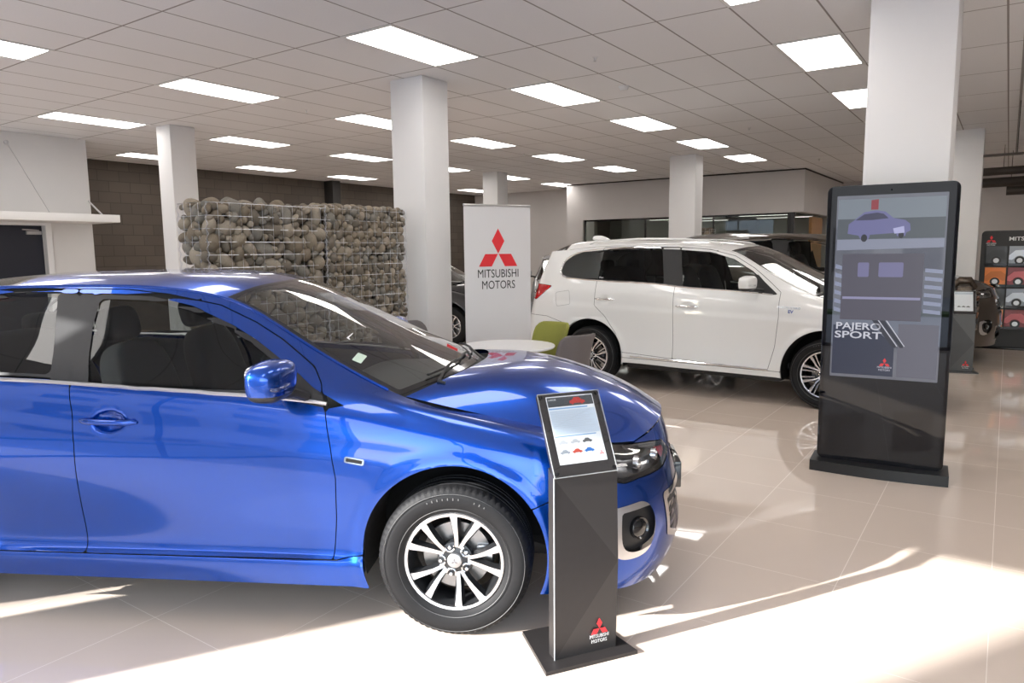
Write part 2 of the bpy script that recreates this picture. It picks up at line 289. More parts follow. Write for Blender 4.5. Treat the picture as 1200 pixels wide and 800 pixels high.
# ================================================================ materials
white_paint = noisy(mat('white_wall_paint', (.68,.665,.655), .75), 3, .03, .05, bscale=120)
grey_paint = noisy(mat('soft_grey_wall_paint', (.60,.57,.555), .8), 3, .03)
column_paint = noisy(mat('white_column_paint', (.73,.72,.715), .55), 3, .02, .03, bscale=150)
def tile_floor():
    m = mat('polished_porcelain_tiles', (.62,.545,.485), .03, spec=.5, ior=1.62); N, L, b = nodes(m)
    tc = N.new('ShaderNodeTexCoord'); sx = N.new('ShaderNodeSeparateXYZ'); L.new(tc.outputs['Object'], sx.inputs[0])
    def line(out, off, per):
        a = N.new('ShaderNodeMath'); a.operation = 'ADD'; a.inputs[1].default_value = -off + per*100.5; L.new(out, a.inputs[0])
        q = N.new('ShaderNodeMath'); q.operation = 'MODULO'; q.inputs[1].default_value = per; L.new(a.outputs[0], q.inputs[0])
        s = N.new('ShaderNodeMath'); s.operation = 'SUBTRACT'; s.inputs[1].default_value = per/2; L.new(q.outputs[0], s.inputs[0])
        c = N.new('ShaderNodeMath'); c.operation = 'ABSOLUTE'; L.new(s.outputs[0], c.inputs[0]); return c.outputs[0]
    a = line(sx.outputs[0], .03, .613); c = line(sx.outputs[1], 4.2, .6575)
    mn = N.new('ShaderNodeMath'); mn.operation = 'MINIMUM'; L.new(a, mn.inputs[0]); L.new(c, mn.inputs[1])
    mr = N.new('ShaderNodeMapRange'); mr.inputs[1].default_value = .0008; mr.inputs[2].default_value = .0018; L.new(mn.outputs[0], mr.inputs[0])
    n = N.new('ShaderNodeTexNoise'); n.inputs['Scale'].default_value = 1.3; n.inputs['Detail'].default_value = 5; L.new(tc.outputs['Object'], n.inputs['Vector'])
    t = N.new('ShaderNodeMix'); t.data_type = 'RGBA'; t.inputs[6].default_value = (.70,.585,.49,1); t.inputs[7].default_value = (.76,.645,.55,1); L.new(n.outputs['Fac'], t.inputs[0])
    g = N.new('ShaderNodeMix'); g.data_type = 'RGBA'; g.inputs[6].default_value = (.84,.76,.68,1); L.new(mr.outputs[0], g.inputs[0]); L.new(t.outputs[2], g.inputs[7]); L.new(g.outputs[2], b.inputs['Base Color'])
    rr = N.new('ShaderNodeMapRange'); rr.inputs[3].default_value = .5; rr.inputs[4].default_value = .03; L.new(mr.outputs[0], rr.inputs[0]); L.new(rr.outputs[0], b.inputs['Roughness'])
    return m
def tile_ceiling():
    m = mat('suspended_ceiling_tiles', (.60,.58,.575), .85); N, L, b = nodes(m)
    tc = N.new('ShaderNodeTexCoord'); sx = N.new('ShaderNodeSeparateXYZ'); L.new(tc.outputs['Object'], sx.inputs[0])
    def line(out, off, per):
        a = N.new('ShaderNodeMath'); a.operation = 'ADD'; a.inputs[1].default_value = -off + per*100.5; L.new(out, a.inputs[0])
        q = N.new('ShaderNodeMath'); q.operation = 'MODULO'; q.inputs[1].default_value = per; L.new(a.outputs[0], q.inputs[0])
        s = N.new('ShaderNodeMath'); s.operation = 'SUBTRACT'; s.inputs[1].default_value = per/2; L.new(q.outputs[0], s.inputs[0])
        c = N.new('ShaderNodeMath'); c.operation = 'ABSOLUTE'; L.new(s.outputs[0], c.inputs[0]); return c.outputs[0]
    a = line(sx.outputs[0], -4.6526, .56737); c = line(sx.outputs[1], 5.4926, 1.2)
    mn = N.new('ShaderNodeMath'); mn.operation = 'MINIMUM'; L.new(a, mn.inputs[0]); L.new(c, mn.inputs[1])
    mr = N.new('ShaderNodeMapRange'); mr.inputs[1].default_value = .006; mr.inputs[2].default_value = .009; L.new(mn.outputs[0], mr.inputs[0])
    n = N.new('ShaderNodeTexNoise'); n.inputs['Scale'].default_value = 90; L.new(tc.outputs['Object'], n.inputs['Vector'])
    t = N.new('ShaderNodeMix'); t.data_type = 'RGBA'; t.inputs[6].default_value = (.76,.75,.76,1); t.inputs[7].default_value = (.82,.81,.82,1); L.new(n.outputs['Fac'], t.inputs[0])
    g = N.new('ShaderNodeMix'); g.data_type = 'RGBA'; g.inputs[6].default_value = (.30,.27,.26,1); L.new(mr.outputs[0], g.inputs[0]); L.new(t.outputs[2], g.inputs[7]); L.new(g.outputs[2], b.inputs['Base Color'])
    bp = N.new('ShaderNodeBump'); bp.inputs['Strength'].default_value = .4; bp.inputs['Distance'].default_value = .004; L.new(mr.outputs[0], bp.inputs['Height']); L.new(bp.outputs[0], b.inputs['Normal'])
    return m
def block_wall():
    m = mat('dark_concrete_blockwork', (.14,.115,.095), .85); N, L, b = nodes(m)
    tc = N.new('ShaderNodeTexCoord'); mp = N.new('ShaderNodeMapping'); mp.inputs['Rotation'].default_value = (0, 0, 0); L.new(tc.outputs['Object'], mp.inputs['Vector'])
    sx = N.new('ShaderNodeSeparateXYZ'); L.new(mp.outputs[0], sx.inputs[0]); cx = N.new('ShaderNodeCombineXYZ')
    L.new(sx.outputs[1], cx.inputs[0]); L.new(sx.outputs[2], cx.inputs[1])
    br = N.new('ShaderNodeTexBrick'); br.inputs['Scale'].default_value = 1; br.inputs['Brick Width'].default_value = .4; br.inputs['Row Height'].default_value = .2; br.inputs['Mortar Size'].default_value = .006
    br.inputs['Color1'].default_value = (.105,.085,.068,1); br.inputs['Color2'].default_value = (.085,.069,.057,1); br.inputs['Mortar'].default_value = (.055,.045,.038,1)
    L.new(cx.outputs[0], br.inputs['Vector']); L.new(br.outputs['Color'], b.inputs['Base Color']); return m
chrome = mat('chrome', (.85,.85,.86), .08, 1.); satin = mat('satin_silver', (.62,.62,.63), .28, 1.)
steel = mat('galvanised_wire', (.55,.56,.60), .35, 1.)
black_plastic = noisy(mat('black_textured_plastic', (.012,.012,.013), .45), 60, .2)
gloss_black = mat('gloss_black', (.006,.006,.007), .08, coat=.6)
dark_trim = mat('dark_interior_trim', (.014,.014,.016), .6); seat_cloth = noisy(mat('charcoal_seat_cloth', (.010,.010,.012), .9), 90, .3)
rubber = noisy(mat('tyre_rubber', (.008,.008,.009), .62, spec=.3), 40, .2)
cavity = mat('unlit_cavity_black', (.004,.004,.004), .9)
red = mat('signal_red', (.72,.015,.02), .4); mark_black = mat('printed_black', (.015,.015,.016), .5); mark_white = mat('printed_white', (.85,.85,.85), .5)
# ================================================================ room shell
X0, X1, Y0, Y1 = -14.0, 7.0, -1.8, 21.5
def slab(name, a, b, m, bev=0, parent=None): return MB().box(a, b, bev).build(name, m, parent, smooth=bev > 0)
struct(slab('floor', (X0, Y0-.2, -.15), (X1, Y1, 0), tile_floor()))
struct(slab('ceiling', (X0, Y0-.2, CEIL), (X1, Y1, CEIL+.15), tile_ceiling()))
struct(slab('wall_left', (X0-.2, Y0, 0), (X0, Y1, CEIL), block_wall()))
struct(slab('wall_right', (X1, Y0, 0), (X1+.2, Y1, CEIL), white_paint))
struct(slab('wall_back', (X0, Y1, 0), (X1, Y1+.2, CEIL), grey_paint))
# white side room at the left with a door opening
w = MB(); w.box((-12.0, Y0, 2.06), (-11.8, 5.6, CEIL)).box((-12.0, Y0, 0), (-11.8, 4.0, 2.06)).box((-12.0, 4.92, 0), (-11.8, 5.6, 2.06)).box((X0, 5.45, 0), (-12.0, 5.6, CEIL))
struct(w.build('wall_side_room', white_paint, smooth=False))
t = MB(); t.box((-11.81, 3.92, 0), (-11.77, 4.0, 2.14)).box((-11.81, 4.92, 0), (-11.77, 5.0, 2.14)).box((-11.81, 4.0, 2.06), (-11.77, 4.92, 2.14))
struct(t.build('trim_1', mat('gloss_white_trim', (.8,.79,.79), .35), smooth=False))
d = struct(slab('door_1', (-11.94, 4.0, .01), (-11.90, 4.92, 2.06), mat('dark_navy_door', (.015,.017,.028), .3)))
hb = MB(); hb.tube([(-11.895, 4.06, 1.02), (-11.84, 4.06, 1.02), (-11.84, 4.18, 1.02)], .009, 8); hb.lathe([(0,-.006),(.026,-.006),(.026,.006),(0,.006)], 20, 'x', (-11.893, 4.06, 1.02)); hb.build('door_handle', satin, d)
cl = MB(); cl.box((-11.90,4.70,1.93),(-11.86,4.90,1.98),.006).tube([(-11.85,4.86,1.99),(-11.80,4.62,2.0)],.008,6); cl.build('door_closer', satin, d)
# back rooms: white bulkhead, office glazing, far walls
wb = MB(); wb.box((-9.95, 17.1, 2.42), (-3.83, 17.3, CEIL-.03)).box((-4.03, 17.3, 2.42), (-3.83, Y1, CEIL-.03)).box((-9.95, 17.1, 0), (-9.45, 17.3, 2.42)).box((-9.45, 17.12, 0), (-4.15, 17.26, .95))
struct(wb.build('wall_bulkhead', grey_paint, smooth=False))
struct(MB().box((-9.95, 17.08, CEIL-.03), (-3.81, 17.32, CEIL-.001)).box((-4.05,17.32,CEIL-.03),(-3.81,Y1,CEIL-.001)).build('trim_2', mat('dark_shadow_gap', (.03,.025,.022), .8), smooth=False))
struct(slab('wall_far_left', (X0, 18.3, 0), (-9.75, 18.5, CEIL), grey_paint))
office_glass = glassy('office_glass', (.80,.84,.82), 1.6)
def window(name, x0, x1, y, z0, z1, n):
    w = struct(MB().box((x0, y-.03, z0), (x1, y+.03, z0+.04)).box((x0, y-.03, z1-.04), (x1, y+.03, z1)).box((x0, y-.03, z0), (x0+.04, y+.03, z1)).box((x1-.04, y-.03, z0), (x1, y+.03, z1)).build(name, gloss_black, smooth=False))
    for i in range(1, n): x = x0 + (x1-x0)*i/n; slab('mullion', (x-.015, y-.025, z0+.04), (x+.015, y+.025, z1-.04), gloss_black, 0, w)
    for i in range(n):
        a = x0 + (x1-x0)*i/n; b = x0 + (x1-x0)*(i+1)/n; slab('pane', (a+.03, y-.004, z0+.03), (b-.03, y+.004, z1-.03), office_glass, 0, w)
    return w
window('window_1', -9.45, -4.15, 17.2, .95, 2.42, 3)
struct(MB().box((-9.9, 19.6, 0), (-6.4, 19.75, 2.9)).box((-5.6,19.9,0),(-4.05,20.05,2.9)).build('wall_office', mat('office_grey_green_wall', (.30,.31,.29), .8), smooth=False))
struct(slab('door_2', (-3.99, 18.4, .0), (-3.93, 19.6, 2.36), noisy(mat('oak_veneer_door', (.42,.22,.09), .4), 3, .25, stretch=(9,9,.8))))
struct(MB().box((-4.15,17.1,0),(-4.03,17.2,2.42)).build('trim_3', gloss_black, smooth=False))
# front glazing behind the camera: open bays with solid piers that shape the daylight
wf = MB(); wf.box((X0, -1.95, 3.02), (X1, -1.75, CEIL)).box((-5.41, -1.95, 0), (-4.69, -1.75, 3.02)).box((X0, -1.95, 0), (X0+.6, -1.75, 3.02)).box((X1-.5, -1.95, 0), (X1, -1.75, 3.02)).box((-9.2,-1.95,0),(-8.7,-1.75,3.02))
struct(wf.build('wall_front', mat('front_pier_grey', (.42,.42,.42), .8), smooth=False))
fr = MB()
for x in (-11.2, -8.66, -6.9, -3.0, -1.3, .5, 2.3, 4.1): fr.box((x-.03, -1.88, 0), (x+.03, -1.80, 3.02))
fr.box((X0+.6, -1.88, 0), (X1-.5, -1.80, .05))
struct(fr.build('window_2', mat('grey_aluminium', (.35,.36,.37), .4, .8), smooth=False))
def column(x0, y0, x1, y1, skirt=True):
    m = MB().box((x0, y0, 0), (x1, y1, CEIL), .012); return struct(m.build('column', column_paint, sharp=30))
for i, (x0, y0, x1, y1, lb) in enumerate([(-5.41,5.65,-4.965,6.05,'white square column at the right end of the stone wall'), (-9.86,5.63,-9.52,6.0,'white square column behind the left end of the stone wall'), (-.90,5.78,-.365,6.2,'white square column right behind the black touchscreen totem'),
        (-.84,13.2,-.40,13.6,'white column beside the brochure rack'), (-5.44,13.25,-4.92,13.65,'white column behind the white car roof'), (-9.87,13.2,-9.46,13.6,'white column far behind the pull-up banner')]):
    column(x0, y0, x1, y1)['label'] = lb
for a, b in (((-14.0,12.2,0),(-13.7,12.45,CEIL)), ((-14.0,14.9,0),(-13.75,15.2,CEIL))): struct(slab('trim_4', a, b, mat('dark_steel_post', (.02,.018,.017), .6)))
struct(MB().box((-.005, -1.7, CEIL-.006), (.022, 17, CEIL-.0005)).build('trim_5', mat('ceiling_joint_grey', (.30,.28,.27), .7), smooth=False))
# ================================================================ ceiling fittings
led = mat('led_panel_diffuser', (.9,.9,.9), .5, emis=(1, .96, .92), estr=LED)
lframe = mat('white_aluminium_frame', (.75,.74,.73), .4)
def ceiling_light(i, j, lb):
    cx = -4.6526 + .56737*(i+.5); cy = 5.4926 + 1.2*(j+.5)
    t = thing('ceiling_light', lb, 'ceiling light', (cx, cy, CEIL), 0, 'recessed panel lights in the tiled ceiling')
    a, b = .56737/2, .6
    f = MB()
    for p, q in (((-a,-b,-.006),(a,-b+.034,0)), ((-a,b-.034,-.006),(a,b,0)), ((-a,-b+.034,-.006),(-a+.03,b-.034,0)), ((a-.03,-b+.034,-.006),(a,b-.034,0))): f.box(p, q)
    f.build('frame', lframe, t, smooth=False)
    MB().box((-a+.03,-b+.034,-.004),(a-.03,b-.034,-.0005)).build('diffuser', led, t, smooth=False)
    return t
lights = {}
for ij in [(0,-1),(0,1),(0,3),(0,5),(0,7),(5,-1),(5,1),(5,3),(5,5),(5,7),(-5,-1),(-5,1),(-5,3),(-5,5),(-5,7),(-10,-3),(-10,-1),(-10,1),(-10,3),(-10,5),(-10,7),(-10,9),(-15,1),(-15,3),(-15,5),(-15,7),(-15,9),(0,-3),(-5,-3),(5,-3),(5,9),(5,11),(10,1),(10,-1),(10,5),(0,-5),(-5,-5),(5,-5),(-10,-5)]: lights[ij] = 1
LROW = {-15: 'in the row nearest the block wall', -10: 'in the row over the left white column', -5: 'in the row left of the central column', 0: 'in the row above the blue hood', 5: 'in the row above the totem', 10: 'in the row at the far right'}
LDIST = {-5: 'first', -3: 'second', -1: 'third', 1: 'fourth', 3: 'fifth', 5: 'sixth', 7: 'seventh', 9: 'eighth', 11: 'ninth'}
for (i, j) in lights: ceiling_light(i, j, '%s panel light from the front glass, %s' % (LDIST[j], LROW[i]))
def backp(px, py, z):
    cy, sy, cp, sp = math.cos(YAW), math.sin(YAW), math.cos(PITCH), math.sin(PITCH)
    Fv = Vector((-sy*cp, cy*cp, -sp)); Rv = Vector((cy, sy, 0)); Uv = Rv.cross(Fv); cr, sr = math.cos(ROLL), math.sin(ROLL)
    d = Fv + (Rv*cr + Uv*sr)*(px-600)/F_PX - (Uv*cr - Rv*sr)*(py-400)/F_PX; return d * ((z-1.6)/d.z)
p = backp(731, 101, CEIL); s = MB().lathe([(0,-.045),(.035,-.045),(.05,-.03),(.055,-.012),(.06,0),(0,0)], 28).build('smoke_detector', lframe, loc=(p.x, p.y, CEIL)); tag(s, 'round white smoke detector on the ceiling tiles between panel lights', 'smoke detector')
for k, (px, py, lb) in enumerate([(697, 67, 'small white ceiling sprinkler nearest the camera, left of the smoke detector'), (359, 129, 'small white ceiling sprinkler to the left of the central column'), (878, 149, 'small white ceiling sprinkler over the roof of the dark SUV'), (960, 186, 'small white ceiling sprinkler close to the end of the bulkhead'), (614, 180,'small white ceiling sprinkler between far panel lights above the banner')]):
    p = backp(px, py, CEIL); t = thing('ceiling_sprinkler', lb, 'sprinkler', (p.x, p.y, CEIL), 0, 'sprinkler heads in the ceiling')
    MB().lathe([(.03,0),(.028,-.004),(.012,-.008),(.010,-.028),(0,-.028)], 20).build('base', lframe, t); MB().lathe([(0,-.034),(.014,-.036),(.014,-.039),(0,-.039)], 16).tube([(-.01,0,-.028),(-.01,0,-.036)],.002,5).tube([(.01,0,-.028),(.01,0,-.036)],.002,5).build('deflector', satin, t)
# white canopy shelf hung on cables from the side room wall
t = thing('canopy_shelf', 'long white canopy shelf hung on thin cables above the left doorway', 'canopy', (-11.8, 4.0, 2.1))
MB().box((0, -3.4, 0), (.8, 1.63, .11), .006).build('slab', mat('canopy_white', (.78,.77,.76), .45), t)
for y in (.72, -1.6): MB().tube([(.02, y-.2, 1.12), (.7, y, .10)], .004, 6).build('cable', satin, t); MB().lathe([(0,0),(.03,0),(.03,.02),(.01,.03),(0,.03)], 16, 'x', (0, y-.2, 1.12)).build('wall_anchor', satin, t)
MB().tube([(.05,1.55,.35),(.55,1.5,.11)],.012,8).build('stay_rod', satin, t)
# ================================================================ cars
def superell(c, r, e=.5, n=20, taper=(0,0), Mx=None):
    V = []; F = []; m = n
    sg = lambda v, p: math.copysign(abs(v)**p, v)
    for i in range(m+1):
        a = -PI/2 + PI*i/m
        for j in range(2*n):
            b = PI*j/n; x = sg(math.cos(a), e)*sg(math.cos(b), e); y = sg(math.cos(a), e)*sg(math.sin(b), e); z = sg(math.sin(a), e)
            x *= 1 + taper[0]*z; y *= 1 + taper[1]*z; v = Vector((x*r[0], y*r[1], z*r[2]))
            if Mx is not None: v = Mx @ v
            V.append((v.x+c[0], v.y+c[1], v.z+c[2]))
    for i in range(m):
        for j in range(2*n): k = (j+1) % (2*n); F.append((i*2*n+j, i*2*n+k, (i+1)*2*n+k, (i+1)*2*n+j))
    return V, F
def car_paint(name, col, flake=.35, rough=.35):
    m = mat(name, col, rough, flake, coat=1., coat_rough=.015); return m
car_glass = glassy('car_glass', (.76,.80,.78), .65); privacy_glass = glassy('privacy_glass', (.08,.09,.09), .7); rear_glass = glassy('smoked_rear_glass', (.38,.41,.41), .9); screen_glass = glassy('windscreen_glass', (.86,.90,.88), 1.8)
lens_clear = glassy('clear_lens', (.85,.87,.88), 1.6); lens_red = mat('red_lens', (.45,.008,.012), .08, coat=1.)
mirror_m = mat('mirror_glass', (.8,.8,.82), .02, 1.); disc_m = mat('brake_disc_iron', (.35,.34,.33), .35, .9)
frit = mat('black_glass_border', (.008,.008,.009), .12, coat=.5); dark_ref = mat('dark_reflector', (.22,.22,.23), .2, .9); bright_ref = mat('bright_reflector', (.8,.8,.82), .1, 1.)
machined = mat('machined_alloy', (.78,.78,.79), .22, 1.); dark_alloy = mat('dark_alloy', (.05,.052,.056), .3, .7)
orange = mat('amber_lens', (.8,.25,.02), .15, coat=.5)
def build_wheel(parent, loc, left, Rt, Rr, W, kind, plain=False):
    """wheel axis along y; the outer face is turned to -y (right side) or +y (left side)"""
    w = link('wheel', None, parent, loc, (0, 0, PI if left else 0)); w.empty_display_size = .1
    h = W/2; n = 96
    sw = [(Rr-.012,-h+.022),(Rr+.002,-h+.010),(Rr+.012,-h+.004),(Rr+.03,-h-.004),((Rt+Rr)/2+.005,-h-.010),(Rt-.03,-h-.004),(Rt-.016,-h+.004),(Rt-.008,-h+.012),(Rt-.003,-h+.022)]
    tr = []
    gx = [-.72,-.30,.30,.72]
    for g in gx: y = g*h*.75; tr += [(Rt,y-.006),(Rt-.007,y-.0045),(Rt-.007,y+.0045),(Rt,y+.006)]
    prof = sw + tr + [(r,-y) for r, y in sw[::-1]]
    m = MB(); m.lathe(prof, 216 if not plain else n, 'y')
    if not plain:
        k = len(prof)
        for i in range(216):
            if i % 3 == 0:
                for q in (6,7,8):
                    x, y, z = m.V[i*k+q]; s = (math.hypot(x,z)-.0035)/math.hypot(x,z); m.V[i*k+q] = (x*s, y, z*s)
    ty = m.build('tyre', rubber, w, sharp=28)
    if not plain:
        rg = MB()
        for rr in ((Rt+Rr)/2+.028, Rr+.022): rg.lathe([(rr-.0012,-h-.0075),(rr,-h-.0105),(rr+.0012,-h-.0075)], n, 'y')
        for i, ch in enumerate('iIIiIIi  iIi'):
            if ch == ' ': continue
            a = R(112 - i*4.6); rr = (Rt+Rr)/2+.008
            M = Matrix.Rotation(-a, 4, 'Y'); ln = .010 if ch == 'I' else .007
            rg.box((rr-ln/2,-h-.0115,-.002),(rr+ln/2,-h-.0095,.002), 0, 0, M)
        rg.build('sidewall_lettering', mat('tyre_moulding', (.13,.13,.13), .5), w)
    rim = MB().lathe([(Rr-.002,-h+.022),(Rr+.002,-h+.012),(Rr-.004,-h+.006),(Rr-.015,-h+.008),(Rr-.018,-h+.016)], n, 'y')
    rim.build('rim_lip', machined, w)
    MB().lathe([(Rr-.014,-h+.015),(Rr-.022,-h+.03),(Rr-.026,-h+.06),(Rr-.035,0),(Rr-.012,h-.02),(Rr-.002,h-.015)], n, 'y').build('rim_barrel', dark_alloy, w)
    # spokes: polar outlines pulled back from the face
    def yf(r): t = max(0, min(1, (r-.05)/(Rr-.065))); return -h + .036 - .020*t**1.3 - (.006*math.sin(PI*t))
    def arm(pts, wid, mb, wtop):
        """centre line (r, angle) with a width, machined top and dark flared sides"""
        V = []; nn = len(pts)
        P = [Vector((r*math.cos(a), r*math.sin(a))) for r, a in pts]
        for i, p in enumerate(P):
            d = (P[min(i+1,nn-1)] - P[max(i-1,0)]).normalized(); q = Vector((-d.y, d.x)); r = p.length; y = yf(r); a, b = wtop[i]/2, wid[i]/2
            for s, yy in ((-b, y+.030), (-a, y), (a, y), (b, y+.030)): u = p + q*s; V.append((u.x, yy, u.y))
        F = []; M = []
        for i in range(nn-1):
            for k in range(3): F.append((i*4+k, i*4+k+1, (i+1)*4+k+1, (i+1)*4+k)); M.append(0 if k == 1 else 1)
            F.append((i*4+3, i*4, (i+1)*4, (i+1)*4+3)); M.append(1)
        mb.add(V, F); mb.M[-len(F):] = M
    N5 = 5
    for k in range(N5):
        mb = MB(); base = 2*PI*k/N5 + R(2 if kind == 'sedan' else 0)
        for s in (-1, 1):
            if kind == 'sedan':
                pts = [(.052, base+s*R(9)),(.075, base+s*R(9.5)),(.10, base+s*R(11)),(.13, base+s*R(13)),(.165, base+s*R(14.8)),(Rr-.010, base+s*R(16))]
                arm(pts, [.034,.032,.034,.038,.044,.054], mb, [.019,.015,.016,.019,.023,.032])
            else:
                pts = [(.05, base+s*R(6)),(.09, base+s*R(6.5)),(.13, base+s*R(9)),(.17, base+s*R(13)),(Rr-.010, base+s*R(15))]
                arm(pts, [.036,.030,.030,.034,.044], mb, [.014,.012,.014,.020,.030])
                pts = [(.10, base+s*R(22)),(.15, base+s*R(24)),(Rr-.010, base+s*R(27))]
                arm(pts, [.016,.018,.024], mb, [.004,.008,.013])
        mb.build('spoke', machined, w, smooth=False, mats=[machined, dark_alloy])
    hub = MB().lathe([(.0,-h+.030),(.028,-h+.030),(.045,-h+.033),(.074,-h+.040),(.080,-h+.060),(.07,-h+.09),(0,-h+.09)], 40, 'y'); hub.build('hub', dark_alloy, w)
    # bright U-shaped bridges around each wheel nut
    br = MB()
    for k in range(5):
        a = 2*PI*(k+.5)/5 + R(2 if kind == 'sedan' else 0); c = Vector((.060*math.cos(a), .060*math.sin(a))); 
        ring = []
        for q in range(9):
            b = a + PI - R(100) + R(200)*q/8; u = c + Vector((math.cos(b), math.sin(b)))*.020; ring.append((u.x, -h+.031, u.y))
        br.tube(ring, .0042, 6); nt = MB().lathe([(0,-h+.020),(.0075,-h+.021),(.0085,-h+.026),(.0095,-h+.040)], 6, 'y', (c.x, 0, c.y)); nt.build('wheel_nut', chrome, w)
    br.build('hub_bridge', machined, w)
    cap = MB().lathe([(0,-h+.017),(.026,-h+.0175),(.030,-h+.020),(.0315,-h+.030)], 36, 'y').build('centre_cap', mat('cap_silver', (.45,.45,.46), .4, .8), w)
    if not plain: emblem(.009, mat('emblem_grey', (.25,.25,.26), .3, .8), w, Matrix.Translation((0,-h+.0172,-.002)) @ Matrix.Rotation(PI/2, 4, 'X'), .001)
    MB().lathe([(.07,-.012),(.145,-.012),(.145,.008),(.07,.008)], 64, 'y').build('brake_disc', disc_m, w)
    cp = MB(); cp.box((.085,-.03,-.05),(.155,.03,.05),.012); cp.build('brake_caliper', satin, w); return w
def copy_wheel(w, parent, loc, left):
    c = copy_tree(w, parent); c.location = loc; c.rotation_euler = (0, 0, PI if left else 0); return c
class Shell:
    def __init__(s, net, cell, ubr=(), vbr=()):
        s.G = surf(net, cell, ubr, vbr)
    def prep(s):
        G = s.G; r = G[G.shape[0]//2]; L = np.concatenate([[0], np.cumsum(np.linalg.norm(np.diff(r[:,:2], axis=0), axis=1))])
        k = int(np.argmin(abs(r[:,0]-.4) + (r[:,0] < 0)*9)); a = L - L[k] + r[k,0]
        A = np.where(np.arange(G.shape[1])[None,:] > k, a[None,:], G[:,:,0])
        s.co = np.stack([A.ravel(), G[:,:,2].ravel()], 1); s.F = quads(*G.shape[:2])
    def finish(s): s.N = normals(s.G).reshape(-1, 3); s.P = s.G.reshape(-1, 3)
    def at(s, a, z, off=0.):
        d = np.hypot(s.co[:,0]-a, s.co[:,1]-z); k = np.argsort(d)[:4]; w = 1/(d[k]+1e-5); w /= w.sum()
        p = (s.P[k]*w[:,None]).sum(0); n = (s.N[k]*w[:,None]).sum(0); n /= np.linalg.norm(n)
        return p + n*off*s.sgn, n*s.sgn
def flipF(F): return [tuple(f)[::-1] for f in F]
def build_car(S, name, label, cat, pose, paint, cell=.014, plain=False, tint=None, scale=1.):
    t = thing(name, label, cat, (pose[0], pose[1], 0), pose[2]); t.scale = (scale,)*3
    sh = Shell(S['side'], cell); sh.prep(); co = sh.co; G = sh.G
    # flared arches, body crease, handle scoops: true shape, pushed along y
    P = G.reshape(-1, 3); dy = np.zeros(len(P)); WB = S['wb']; rc, rz_, rx = S['arch_r'], S['arch_z'], S['rear_x']
    rads = [np.hypot(co[:,0]-x, co[:,1]-rz_) for x in (0., rx)]
    for r in rads: dy += .011*np.exp(-((r-rc-.01)/.035)**2)*(co[:,1] < .8)
    zc = np.interp(co[:,0], S['crease'][0], S['crease'][1]); q = np.clip((co[:,1]-zc)/.03, -1, 1); dy += -.007*(q*.5+.5)*np.clip(1-(co[:,1]-zc)/.16, 0, 1)*(co[:,0] < .35)*(co[:,0] > -3.2)
    for hx, hz in S['handles']: dy -= .026*np.clip(1-(((co[:,0]-hx)/.072)**2+((co[:,1]-hz+.002)/.044)**2), 0, 1)**.6
    P[:,1] = np.maximum(0, P[:,1] + dy*np.clip(P[:,1]/.3, 0, 1)); sh.G = P.reshape(G.shape); sh.sgn = 1; sh.finish()
    if (sh.N[:,1][sh.P[:,1] > .8]).mean() < 0: sh.sgn = -1
    sarch = np.minimum(rads[0], rads[1]) - rc
    rnd_ = lambda v: curve(list(v)+[v[0]], 6)
    sd = {k: sdp(co, rnd_(v) if k in ('fog', 'fog_in') else v) for k, v in S['reg'].items()}
    gl = [k for k in sd if k.startswith('glass')]; anyg = np.max([sd[k] for k in gl], axis=0)
    fbor = .020 if S['kind'] == 'sedan' else .012
    glass_in = {k: np.minimum(sd[k] - fbor, 9) for k in gl}
    for k in gl: glass_in[k] = np.minimum(glass_in[k], -sd['sail'])
    frame_s = np.minimum(np.maximum.reduce([anyg, sd['sail'], sd['pillar']]), -np.max([glass_in[k] for k in gl], axis=0))
    black = np.maximum.reduce([anyg, sd['sail'], sd['pillar']])
    g = .0022; lamps = np.maximum(sd['headlight'], sd['taillight']); fb, rb = sd['front_bumper'], sd['rear_bumper']
    grl = np.maximum(sd['grille'], sd['lower_grille']); fog = sd['fog']
    D1, D2, SK = sd['door_front'], sd['door_rear'], sd['skirt']
    x = co[:,0]; out = np.minimum.reduce([-D1-g, -D2-g, -SK-g, -fb-g, -rb-g, -lamps-g, sarch, -black])
    parts = [('front_fender', np.minimum(out, x+1.2), paint, 0), ('rear_quarter_panel', np.minimum(out, -x-1.2), paint, 0),
        ('side_skirt', np.minimum.reduce([SK-g, sarch]), paint, 0),
        ('front_bumper', np.minimum.reduce([fb-g, -lamps-g, -grl, -fog, sarch]), paint, 0), ('rear_bumper', np.minimum.reduce([rb-g, -lamps-g, sarch, -SK]), paint, 0)]
    doors = [('door', D1, 'glass_front'), ('door', D2, 'glass_rear')]
    V0 = sh.P; N0 = sh.N*sh.sgn; F0 = sh.F
    def side_part(nm, s, m, off, par, side, **kw):
        V = V0 + N0*off; V = V*np.array([1, side, 1]); Vc, Fc = clip(V, F0, s)
        if not Fc: return None
        if (side*sh.sgn) < 0: Fc = flipF(Fc)
        return mk(nm, Vc, Fc, m, par, **kw)
    seal = np.minimum(np.max([.016-abs(D1), .016-abs(D2), .016-abs(SK), .016-abs(fb), .016-abs(rb), .016-abs(lamps)], axis=0), np.minimum(sarch-.004, -anyg+.01))
    pg = privacy_glass if tint else car_glass
